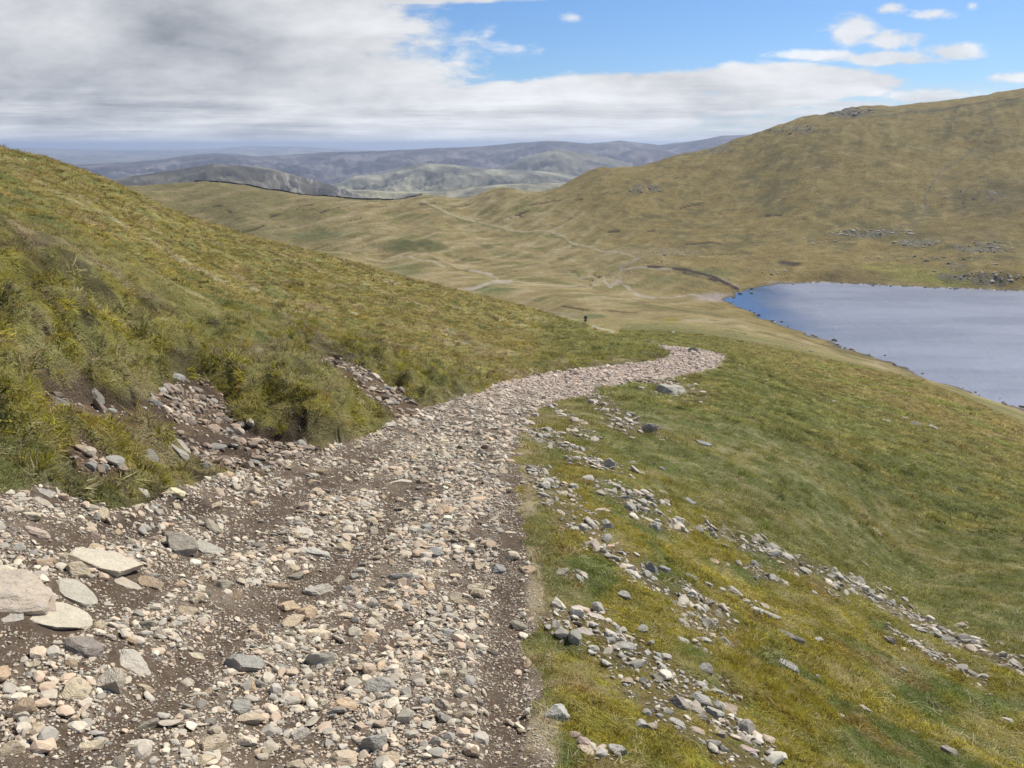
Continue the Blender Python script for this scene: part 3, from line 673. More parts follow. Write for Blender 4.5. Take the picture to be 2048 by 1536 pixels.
# ------------------------------------------------------------------ mountains beyond the col
RIDGES = [  # crest in photograph pixels, distance, reach towards us / away, colour
 ([(-300,303),(60,296),(150,299),(280,300),(400,298),(440,297),(490,292),(600,293),(700,299),(800,302),(2400,302)], 27000, 7000, (.20,.17,.10)),
 ([(-300,345),(0,338),(120,332),(250,325),(330,318),(370,311),(430,306),(520,313),(570,310),(640,305),(700,303),(760,302),(850,297),(960,293),(1040,285),(1100,281),(1180,287),(1240,281),(1320,290),(1400,280),(1440,272),(1520,268),(1700,275),(2400,285)], 9500, 2600, (.105,.088,.092)),
 ([(930,370),(980,345),(1040,318),(1110,298),(1180,308),(1260,326),(1330,345),(1450,372)], 7400, 1300, (.18,.16,.10)),
 ([(1150,340),(1200,318),(1260,300),(1320,297),(1380,310),(1450,330),(1560,350)], 8300, 1000, (.125,.10,.10)),
 ([(40,380),(120,370),(210,362),(270,351),(330,343),(390,334),(425,328),(480,331),(540,336),(590,350),(650,366),(700,383),(760,402),(820,430)], 3900, 900, (.11,.095,.06)),
 ([(600,420),(660,375),(710,352),(760,347),(800,335),(850,326),(900,329),(960,337),(1000,339),(1080,342),(1150,352),(1250,360),(1400,366)], 5600, 1300, (.20,.185,.12)),
 ([(560,420),(640,388),(700,379),(780,383),(860,384),(950,373),(1050,366),(1150,366),(1250,375)], 4100, 900, (.25,.225,.13)),
]
MA = np.radians(np.linspace(-46, 46, 900)); ML = np.linspace(math.log(1350), math.log(46000), 420)
MA2, ML2 = np.meshgrid(MA, ML); MR = np.exp(ML2); MX, MY = MR*np.sin(MA2), MR*np.cos(MA2)
FLOOR = -330.0
MZ = FLOOR + 40*fbm(MX/900, MY/900, 3, 201) - 60*sstep(12000, 20000, MR)
MC = np.empty(MR.shape+(3,), np.float32); MC[:] = (.20, .19, .09)
for k, (cr_, rc, reach, colr) in enumerate(RIDGES):
    aa, tt = pix_dir([p[0] for p in cr_], [p[1] for p in cr_])
    rcv = rc*(1+.07*gnoise(MA2*7+k*3.1, MA2*0+k, 210+k))
    tcr = np.interp(MA2, aa, tt, left=-.35, right=-.35) 
    cz = tcr*rcv + 6*fbm(MA2*rc/260, MA2*0+k*2., 4, 215+k)*(rc/6000)
    d = (MR-rcv)/reach
    spur = fbm(MA2*rc/900, ML2*3, 4, 220+k)
    sc = rc/6000
    prof = np.exp(-(np.abs(d)*(1+.35*spur))**1.55*1.4)
    rid = 1-np.abs(fbm(MX/(420*sc), MY/(420*sc), 5, 230+k, .55))*2.2
    zz = FLOOR + (cz-FLOOR)*prof - (1-prof)*prof*4*(40+33*sc)*(.9-rid)*1.3
    up = zz > MZ
    MZ = np.where(up, zz, MZ)
    nn_ = fbm(MX/(300*sc), MY/(300*sc), 5, 240+k, .6)[..., None]
    ck = np.clip(np.array(colr, np.float32)*(1+1.6*nn_)+ np.where(nn_ > .12, .05, 0)*np.array([1, .95, .6]), .03, .6)  # lighter noise patches stand in for patches of sunlight on the ridges
    if k == 4:   # pale scree chutes on the crag
        px_, py_ = project(MX, MY, zz); chute = sstep(.10, .26, fbm(px_/7+py_*.04, py_/26, 3, 260))*sstep(500, 560, px_)*sstep(338, 352, py_)
        ck = ck*(1-chute[..., None]) + np.array([.30, .27, .22])*chute[..., None]
    MC = np.where(up[..., None], ck, MC)
mi = np.arange(MR.size).reshape(MR.shape)
mq = np.stack([mi[:-1, :-1], mi[:-1, 1:], mi[1:, 1:], mi[1:, :-1]], -1)[:, :, ::-1].reshape(-1, 4)
M_mount = mat_land('mountain_moor', [(.004, .5), (.015, .8), (.05, .8)], .7, 8.0)
tag(link('mountains', mesh_np('mountains', np.stack([MX, MY, MZ], -1).reshape(-1, 3), mq, M_mount, True, MC.reshape(-1, 3).astype(np.float32))), kind='structure')

# ------------------------------------------------------------------ haze: one even box of air
def add_haze(density):
    m = bpy.data.materials.new('haze_air'); m.use_nodes = True; t = NT(m.node_tree); t.n.clear()
    out = t.new('ShaderNodeOutputMaterial'); v = t.new('ShaderNodeVolumePrincipled'); t.l.new(v.outputs[0], out.inputs['Volume'])
    v.inputs['Color'].default_value = (.68, .795, 1.0, 1); v.inputs['Density'].default_value = density; v.inputs['Anisotropy'].default_value = .25
    zb = float(min(MZ.min(), Z.min()))-1; zt = float(max(MZ.max(), Z.max()))+8
    bm = bmesh.new(); bmesh.ops.create_cube(bm, size=1.0)
    for vv in bm.verts: vv.co = Vector((vv.co.x*96000, vv.co.y*96000, zb if vv.co.z < 0 else zt))
    me = bpy.data.meshes.new('haze'); bm.to_mesh(me); bm.free(); me.materials.append(m)
    tag(link('haze', me), kind='stuff')
add_haze(6.2e-5)

# ------------------------------------------------------------------ rocks
_ico = {}
def ico(level):
    if level not in _ico:
        bm = bmesh.new(); bmesh.ops.create_icosphere(bm, subdivisions=level, radius=1.0)
        _ico[level] = (np.array([v.co[:] for v in bm.verts]), np.array([[v.index for v in f.verts] for f in bm.faces])); bm.free()
    return _ico[level]
def rock_verts(seed, level, flat=.55, cuts=12, rough=.05, elong=1.0, tight=.62, plate=False):
    r = np.random.default_rng(seed); V_, F_ = ico(level); v = V_.copy()
    if plate: v[:, 2] = np.clip(v[:, 2]*1.6, -.42, .42)
    for _ in range(cuts):
        nn = r.normal(size=3); nn[2] *= (.15 if plate else .8); nn /= np.linalg.norm(nn); d = r.uniform(tight, .92)
        o = v @ nn - d; v -= np.where(o > 0, o, 0)[:, None]*nn
    top = r.normal(size=3)*.22; top[2] = 1; top /= np.linalg.norm(top)
    o = v @ top - r.uniform(.5, .68); v -= np.where(o > 0, o, 0)[:, None]*top
    if rough:
        for f, a in ((1.6, rough), (3.7, rough*.55), (8.0, rough*.25))[:1 if level < 3 else 3]:
            n_ = gnoise(v[:, 0]*f+seed, v[:, 1]*f+v[:, 2]*f*1.3, seed % 50)
            v = v*(1+a*n_[:, None])
    v /= np.abs(v[:, :2]).max(); v[:, 1] /= elong; v[:, 2] *= flat
    return v, F_
def mat_stone(name, inst):
    m, t, b, out = mat_new(name)
    if inst:
        a = t.new('ShaderNodeAttribute', attribute_name='col'); a.attribute_type = 'INSTANCER'; c = a.outputs['Color']
    else: c = t.new('ShaderNodeObjectInfo').outputs['Color']
    g = t.new('ShaderNodeNewGeometry').outputs['Position']
    if inst:
        n_ = t.noise(g, 40, 4, .65); c = hsv(t, c, t.m('ADD', .72, t.m('MULTIPLY', n_, .56)))
        bump(t, b, n_, .006, .6)
    else:
        tco = t.new('ShaderNodeTexCoord').outputs['Object']
        n_ = t.noise(g, 26, 6, .7); n2_ = t.noise(g, 7, 3, .6); lich = t.ramp(t.noise(g, 18, 5, .7), .56, .66)
        c = hsv(t, c, t.m('ADD', .50, t.m('ADD', t.m('MULTIPLY', n_, .6), t.m('MULTIPLY', n2_, .4))))
        c = t.mix(t.m('MULTIPLY', lich, .45), c, (.50, .48, .42, 1)); dk = t.ramp(t.noise(g, 60, 4, .7), .60, .68)
        c = t.mix(t.m('MULTIPLY', dk, .6), c, (.09, .08, .07, 1))
        ly = t.new('ShaderNodeMapping'); ly.inputs['Scale'].default_value = (2, 2, 16); ly.inputs['Rotation'].default_value = (.12, .2, 0); t.l.new(tco, ly.inputs[0])
        hh = t.m('ADD', n_, t.m('MULTIPLY', t.noise(ly.outputs[0], 1.4, 4, .6), .8))
        bump(t, b, hh, .02, .9)
    t.l.new(c, b.inputs['Base Color']); b.inputs['Roughness'].default_value = .88
    return m
M_si = mat_stone('loose_stone', True); M_so = mat_stone('rock_surface', False)
def rock_mesh(name, seed, level, mat, **k):
    v, f = rock_verts(seed, level, **k); return mesh_np(name, v, f, mat, False)

def euler_from(nrm, yaw, tilt):
    """rotation whose Z follows the ground normal (tilted a little), as XYZ Euler angles"""
    n_ = nrm + tilt; n_ /= np.linalg.norm(n_, axis=1, keepdims=True)
    x = np.stack([np.cos(yaw), np.sin(yaw), np.zeros_like(yaw)], 1); x -= (x*n_).sum(1, keepdims=True)*n_; x /= np.linalg.norm(x, axis=1, keepdims=True)
    y = np.cross(n_, x)
    ry = -np.arcsin(np.clip(x[:, 2], -1, 1)); rx = np.arctan2(y[:, 2], n_[:, 2]); rz = np.arctan2(x[:, 1], x[:, 0])
    return np.stack([rx, ry, rz], 1)

def hidden_coll(name, meshes):
    c = bpy.data.collections.new(name)
    for i, me in enumerate(meshes):
        o = bpy.data.objects.new('%s_%02d' % (name, i), me); c.objects.link(o)
    return c
def instances(name, coll, pos, rot, scl, idxs, col):
    me = bpy.data.meshes.new(name); n_ = len(pos); me.vertices.add(n_); me.vertices.foreach_set('co', np.asarray(pos, np.float32).ravel())
    for an, ty, key, dat in (('rot', 'FLOAT_VECTOR', 'vector', rot), ('scl', 'FLOAT_VECTOR', 'vector', scl), ('idx', 'INT', 'value', idxs)):
        at = me.attributes.new(an, ty, 'POINT'); at.data.foreach_set(key, np.asarray(dat, np.int32 if ty == 'INT' else np.float32).ravel())
    at = me.attributes.new('col', 'FLOAT_COLOR', 'POINT'); at.data.foreach_set('color', np.concatenate([col, np.ones((n_, 1))], 1).astype(np.float32).ravel())
    o = link(name, me)
    ng = bpy.data.node_groups.new(name+'_scatter', 'GeometryNodeTree')
    ng.interface.new_socket('Geometry', in_out='INPUT', socket_type='NodeSocketGeometry'); ng.interface.new_socket('Geometry', in_out='OUTPUT', socket_type='NodeSocketGeometry')
    t = NT(ng); gi = t.new('NodeGroupInput'); go = t.new('NodeGroupOutput')
    ci = t.new('GeometryNodeCollectionInfo'); ci.inputs['Collection'].default_value = coll; ci.inputs['Separate Children'].default_value = True; ci.inputs['Reset Children'].default_value = True
    ip = t.new('GeometryNodeInstanceOnPoints'); ip.inputs['Pick Instance'].default_value = True
    def na(nm, ty):
        a = t.new('GeometryNodeInputNamedAttribute', data_type=ty); a.inputs[0].default_value = nm; return a.outputs[0]
    t.l.new(gi.outputs[0], ip.inputs['Points']); t.l.new(ci.outputs[0], ip.inputs['Instance'])
    t.l.new(na('idx', 'INT'), ip.inputs['Instance Index'])
    t.l.new(na('rot', 'FLOAT_VECTOR'), ip.inputs['Rotation']); t.l.new(na('scl', 'FLOAT_VECTOR'), ip.inputs['Scale'])
    t.l.new(ip.outputs[0], go.inputs[0])
    md = o.modifiers.new('scatter', 'NODES'); md.node_group = ng
    return o

# scatter positions: uniform over the ground area of a distance band, thinned by a mask
VISf = VIS.astype(np.float32)
EXCL = []
def excluded(x, y, f=1.0):
    m = np.zeros(len(x), bool)
    for ex, ey, er in EXCL:
        m |= (x-ex)**2+(y-ey)**2 < (er*f)**2
    return m
def scatter(r0, r1, dens, masks, prob):
    aw = math.radians(57 if r1 <= 12 else 43)
    n_ = int(aw*(r1*r1-r0*r0)*dens*DETAIL)
    r = np.sqrt(RNG.uniform(r0*r0, r1*r1, n_)); a = RNG.uniform(-aw, aw, n_)
    got = lookup(a, np.log(r), [VISf]+masks); p = prob(*got[1:])*(got[0] > .4)
    k = RNG.random(n_) < p; a, r = a[k], r[k]
    z, nn, cc_ = lookup(a, np.log(r), [Z, NRM, COLR])
    P_ = np.stack([r*np.sin(a), r*np.cos(a), z], 1)
    if r0 < 60 and EXCL:
        ok = ~excluded(P_[:, 0], P_[:, 1]); P_, nn, cc_, r = P_[ok], nn[ok], cc_[ok], r[ok]
    px, py = project(P_[:, 0], P_[:, 1], P_[:, 2]); k = (px > -140) & (px < 2190) & (py < 1760) | (r < 12) & (px > -1300) & (px < 3300) & (py < 2600)
    return P_[k], nn[k], cc_[k], r[k], px[k], py[k]

PALE = np.array([[.60,.52,.41],[.56,.50,.41],[.64,.57,.46],[.58,.47,.36],[.62,.49,.37],[.50,.46,.39],[.43,.405,.355],[.36,.34,.30],[.54,.44,.34],[.66,.60,.49],[.60,.54,.43],[.57,.51,.42]])
GREY = np.array([[.44,.42,.37],[.50,.47,.41],[.38,.365,.32],[.54,.50,.42],[.55,.46,.37],[.57,.53,.45],[.33,.32,.28]])
DARKS = np.array([[.34,.27,.21],[.27,.22,.18],[.42,.35,.28],[.22,.18,.15],[.37,.29,.22],[.46,.40,.32],[.30,.29,.26]])
def pick(pal, n_, sd=.13):
    return np.clip(pal[RNG.integers(0, len(pal), n_)]*(1+RNG.normal(0, sd, (n_, 1)))*np.array([.97, .93, .85]), .04, .75)

peb = hidden_coll('pebble', [rock_mesh('pebble', 300+i, 2, M_si, flat=[.5,.42,.32,.26,.45,.6,.34,.28,.48,.24,.4,.3][i], cuts=16, rough=.05, elong=[1.1,1.4,1.3,1.7,1.2,1.1,1.6,1.25,1.35,1.5,1.2,1.8][i], tight=.55) for i in range(12)])
def stones(name, bands, masks, prob, pal, smin, smax, power, pal_far=None, sink=.12, tilt=.27, gamma_r=None):
    acc = []
    for r0, r1, dens, sc_ in bands:
        P_, nn, cc_, r, px, py = scatter(r0, r1, dens, masks, prob)
        n_ = len(P_); s = smin*sc_*(1-RNG.random(n_)*(1-(smin/smax)**power))**(-1/power)
        c = pick(pal, n_)
        if pal_far is not None:
            f = sstep(8, 25, r)[:, None]; c = c*(1-f)+pick(pal_far, n_)*f
        acc.append((P_+nn*(s*.18)[:, None], euler_from(nn, RNG.uniform(0, 6.28, n_), RNG.normal(0, tilt, (n_, 3))), np.stack([s, s, s*RNG.uniform(.85, 1.5, n_)], 1), RNG.integers(0, 12, n_), c))
    cat_ = [np.concatenate([a[k] for a in acc]) for k in range(5)]
    print(name, len(cat_[0])); return instances(name, peb, *cat_)
print('stones ok')

PINK = np.array([[.70,.57,.47],[.66,.52,.43],[.60,.52,.45],[.74,.61,.51],[.50,.44,.40]])
# ------------------------------------------------------------------ single rocks
def colour(o, c): o.color = (float(c[0])*1.04, float(c[1])*.99, float(c[2])*.89, 1.0)
def put_rock(name, me, px, py, wpx, label, cat_, c, yaw=0.0, tip=0.0, side=0.0, sink=.15, group=None, hz=1.0, wy=1.0, rmin=1.0, rmax=1e9):
    p, n_, r = hit(px, py, rmin, rmax)
    depth = p.y*CP - p.z*SP
    s = wpx/2/F*depth
    o = link(name, me)
    up = (Vector(n_)*.8+Vector((0, 0, .2))).normalized()
    rt = Vector((1, 0, 0)); rt = (rt-up*rt.dot(up)).normalized(); fw = up.cross(rt)
    B = Matrix((rt, fw, up)).transposed()
    Rm = B @ Euler((tip, side, yaw), 'XYZ').to_matrix()
    o.matrix_world = Matrix.Translation(p - up*(s*sink*hz)) @ Rm.to_4x4() @ Matrix.Diagonal((s, s*wy, s*hz, 1))
    if r < 60 and not group and cat_ != 'moss': EXCL.append((p.x, p.y, s*.72*(1 if wy == 1 else wy)))
    colour(o, c); tag(o, label, cat_, group); return o
WARM, PALER, GR, DK, PK = (.50,.45,.37), (.60,.55,.45), (.38,.37,.33), (.24,.235,.215), (.56,.43,.34)
hs = [0]
def hero(px, py, wpx, label, c, flat=.45, name='rock', cat_='rock', **k):
    hs[0] += 1; el = k.pop('elong', 1.3)
    cuts = k.pop('cuts', 12); lv = k.pop('level', 4); seed = k.pop('seed', 500+hs[0])
    me = rock_mesh(name, seed, lv, M_so, flat=flat*(1.5 if flat > .25 else 1.3), cuts=cuts, rough=.045 if flat <= .25 else .07, elong=1+(el-1)*(.4 if flat <= .35 else .6), tight=.6, plate=flat <= .25)
    return put_rock(name, me, px, py, wpx, label, cat_, c, **k)
# the group of slabs at the left edge
hero(-30, 1190, 240, 'large pinkish granite boulder cut off by the left edge of the photo beside the path', (.53,.46,.38), .40, elong=1.1, yaw=.1, sink=.12, level=5)
hero(75, 1205, 95, 'pinkish cracked slab leaning against the large pinkish boulder', (.50,.41,.35), .30, yaw=-.9, tip=.15, sink=.1)
hero(206, 1124, 168, 'broad pale flat slab set flush in the dirt, upper one of the two palest slabs', PALER, .14, elong=1.9, yaw=.15, sink=.0, level=5)
hero(104, 1234, 190, 'long pale slab lying flush below the pinkish boulder', PALER, .13, elong=2.3, yaw=.12, sink=.0, level=5)
hero(148, 1182, 110, 'pale grey wedge shaped slab between the pinkish boulder and the dirt', (.50,.47,.40), .2, elong=2.2, yaw=-.2, sink=.05)
hero(18, 1230, 70, 'grey tapering slab at the left edge below the pinkish boulder', (.46,.43,.37), .25, elong=2.0, yaw=.3)
hero(245, 1165, 90, 'thin pale sliver of bedrock in the dirt below the broad pale slab', WARM, .10, elong=3.0, yaw=.25, sink=.0)
hero(358, 1100, 80, 'dark slab tilted up from the dirt with a black shadow under it', (.36,.33,.28), .30, elong=2.2, yaw=.2, tip=.55, sink=-.25)
hero(412, 1100, 75, 'pale grey slab leaning beside the dark tilted slab', (.48,.46,.40), .35, elong=1.8, yaw=.3, tip=.2, sink=0)
hero(165, 1300, 80, 'dark brownish slab overhanging the rubble in the lower left', (.33,.29,.26), .38, elong=1.7, yaw=.15, tip=.3, sink=-.1)
hero(262, 1325, 105, 'wide pale slab lying on the rubble above the rounded boulder', (.54,.50,.43), .30, elong=1.5, yaw=.2)
hero(218, 1370, 66, 'rounded light boulder the size of a loaf in the rubble at lower left', (.52,.47,.39), .85, elong=1.05, cuts=9)
hero(285, 1120, 26, 'small grey stone resting by the corner of the broad pale slab', GR, .5)
hero(490, 1332, 82, 'grey wedge shaped stone tilted up towards its right end', (.40,.39,.36), .42, elong=1.8, yaw=.35, tip=.2, sink=0)
hero(642, 1325, 64, 'pale pyramid shaped grey stone in the middle of the path', (.50,.48,.42), .8, elong=1.2)
hero(485, 1418, 58, 'smooth grey stone resting on a tan one near the bottom of the path', GR, .5, elong=1.4)
hero(498, 1440, 60, 'smooth tan stone under a grey stone near the bottom of the path', (.58,.49,.37), .42, elong=2.0, yaw=.4)
hero(280, 1492, 60, 'whitish knobbly flat stone lying alone in the dirt at lower left', (.64,.59,.50), .4, elong=2.0, yaw=.2)
hero(375, 1365, 40, 'small pale slab alone in the dirt between the rubble bands', PALER, .35, elong=1.8)
hero(390, 1315, 44, 'thin cream flake stuck slanting in the dirt of the path', (.62,.55,.42), .25, elong=2.2, yaw=.5, tip=.3)
hero(632, 1106, 62, 'pale grey stone with a dark underside left of the middle of the path', (.50,.49,.45), .42, elong=1.8, yaw=.15)
hero(612, 1064, 54, 'whitish flat oval stone lying left of the middle of the path', (.62,.58,.50), .3, elong=1.6)
hero(636, 1184, 66, 'two lobed pale boulder with a dark lower side', (.54,.50,.43), .55, elong=1.7, yaw=.3)
hero(796, 1155, 64, 'dark grey blocky stone in the centre of the path', (.33,.32,.30), .5, elong=1.7)
hero(870, 1110, 46, 'grey wedge behind a long cream stone in the centre of the path', (.38,.37,.35), .6)
hero(855, 1122, 46, 'long cream stone lying before a grey wedge', PALER, .35, elong=2.0, yaw=-.3)
hero(760, 1378, 72, 'big flat grey stone propped on smaller ones at the lower centre', (.46,.44,.39), .38, elong=1.5, yaw=-.2, tip=.25, sink=0)
hero(750, 1492, 62, 'rounded grey boulder with a black shadowed face near the bottom edge', (.42,.41,.38), .85, elong=1.1, cuts=8)
hero(690, 1520, 74, 'large cream coloured stone at the bottom edge of the photo', (.66,.56,.42), .5, elong=1.2, yaw=.5)
hero(722, 1455, 46, 'smooth pinkish oval stone above the rounded grey boulder', (.60,.48,.37), .5, elong=1.6, yaw=-.3)
hero(882, 1412, 42, 'block shaped tan stone in the lower right part of the path', (.52,.45,.36), .7)
hero(995, 1140, 38, 'rounded dark grey stone at the right rim of the stony track', (.36,.36,.34), .65, elong=1.2)
hero(985, 1308, 32, 'blackish oval stone in the dirt at the right side of the path', (.13,.12,.11), .45, elong=1.7)
hero(895, 1268, 42, 'grey rounded stone on top of the gravel right of the centre', (.42,.41,.38), .6)
hero(838, 1186, 52, 'rectangular peach coloured brick like stone', (.60,.48,.36), .35, elong=2.2)
hero(800, 965, 66, 'long whitish slab lying across the upper path', (.60,.56,.48), .25, elong=2.0, yaw=.35)
hero(855, 1058, 30, 'small round grey stone in the upper middle of the path', (.42,.42,.40), .8)
hero(1020, 1065, 34, 'flat cream stone on the dirt strip at the edge of the path', PALER, .3, elong=1.8, yaw=.2)
hero(900, 1000, 34, 'greyish flake at the upper right of the stony track', (.50,.47,.42), .4)
hero(565, 1335, 40, 'grey sharp edged flake right of the wedge shaped stone', (.40,.39,.35), .4, elong=1.8, yaw=.4)
hero(600, 1470, 50, 'upright whitish stone like a tooth near the bottom edge', (.58,.54,.47), .6, elong=1.6, yaw=1.3)
hero(75, 1065, 62, 'pinkish loaf shaped stone above the broad pale slab', (.54,.44,.37), .4, elong=2.0)
hero(190, 1072, 30, 'reddish stone on dark earth above the broad pale slab', (.38,.29,.25), .5, elong=1.6)
hero(180, 1052, 26, 'cream pebble on dark earth below the mossy bank', (.62,.53,.40), .5)
hero(-8, 1052, 44, 'whitish stone cut by the left edge of the photo', (.60,.56,.49), .6)
hero(80, 985, 66, 'flat grey slab poking from under the grassy bank at left', (.42,.40,.36), .22, elong=2.0, yaw=.1, tip=.15)
hero(85, 1004, 50, 'flat tan slab just below the grey slab under the bank', (.48,.42,.34), .3, elong=2.2)
hero(288, 984, 34, 'small pale slab at the foot of the mossy bank', (.52,.49,.43), .35, elong=1.6)
hero(362, 893, 62, 'large smooth grey slab lodged in the eroded bank', (.40,.38,.33), .26, elong=1.7, yaw=-.35, tip=0, sink=.25)
hero(300, 915, 52, 'dark pointed slab sticking out of the bank above the path', (.22,.215,.19), .25, elong=2.3, yaw=-.4, tip=.2, sink=-.1)
hero(200, 795, 60, 'dark layered slab under the overhanging turf, right one of two', (.21,.20,.175), .3, elong=2.2, yaw=-.3, sink=.2)
hero(122, 803, 50, 'dark slab under the overhanging turf, left one of two', (.21,.20,.175), .35, elong=1.7, yaw=-.3, sink=.2)
hero(360, 758, 38, 'blue grey slab on the rim of the scree gully under the moss', (.36,.37,.37), .3, elong=2.0, yaw=.3, sink=-.1)
hero(302, 795, 24, 'small square grey stone in the left gully', (.38,.37,.36), .6)
hero(395, 805, 26, 'flat pinkish stone in the middle of the scree gully', (.46,.38,.32), .3)
hero(470, 878, 24, 'square grey stone on green grass at the gully foot', (.46,.45,.41), .6)
hero(778, 853, 26, 'whitish stone at the tip of the grassy bank by the path', (.62,.58,.50), .7)
hero(775, 780, 28, 'dark grey block at the mouth of the small scar', (.30,.30,.28), .7)
# the boulder below the bend and its kin
hero(1345, 786, 70, 'large grey boulder with a rough layered front below the bend of the path', (.42,.41,.35), .62, 'boulder', 'boulder', elong=1.0, yaw=.5, sink=.10, level=5, cuts=20, seed=91)
hero(1407, 889, 40, 'lone dark grey slab lying in the grass below the boulder', (.30,.30,.30), .3, elong=2.4, yaw=-.3, sink=.05)
hero(1386, 704, 22, 'pointed mossy rock standing at the far bend of the path', (.33,.34,.27), .9, sink=0)
hero(1296, 684, 26, 'flat whitish slab at the grassy corner before the far bend', (.52,.51,.46), .35, elong=2.2)
hero(1344, 666, 16, 'small pale rock on the grass beyond the far bend', (.50,.49,.43), .7)
for (x, y, ww, lb) in [(1865, 857, 22, 'angular grey rock, rightmost of the row near the lake shore slope'), (1831, 849, 24, 'flat dark topped rock in the middle of the row on the green slope'), (1771, 844, 20, 'low pale rock at the left end of the row on the green slope'),
                       (1810, 838, 16, 'small whitish rock just above the row on the green slope'), (1668, 804, 13, 'small white rock alone in the green slope'), (1760, 800, 9, 'tiny white stone high on the green slope near the lake'), (1622, 703, 10, 'grey stone on brown turf near the lake rim'), (1603, 692, 8, 'pale pebble sized rock at the rim above the lake')]:
    hero(x, y, ww, lb, (.42,.41,.37), .65)
hero(1915, 977, 26, 'black stone standing in for a dark hollow on the right slope', (.06,.055,.05), .35, elong=2.2)  # near-black colour stands in for the shade inside a hollow
hero(1905, 984, 22, 'whitish stone just below the black one on the right slope', PALER, .3, elong=2.0)
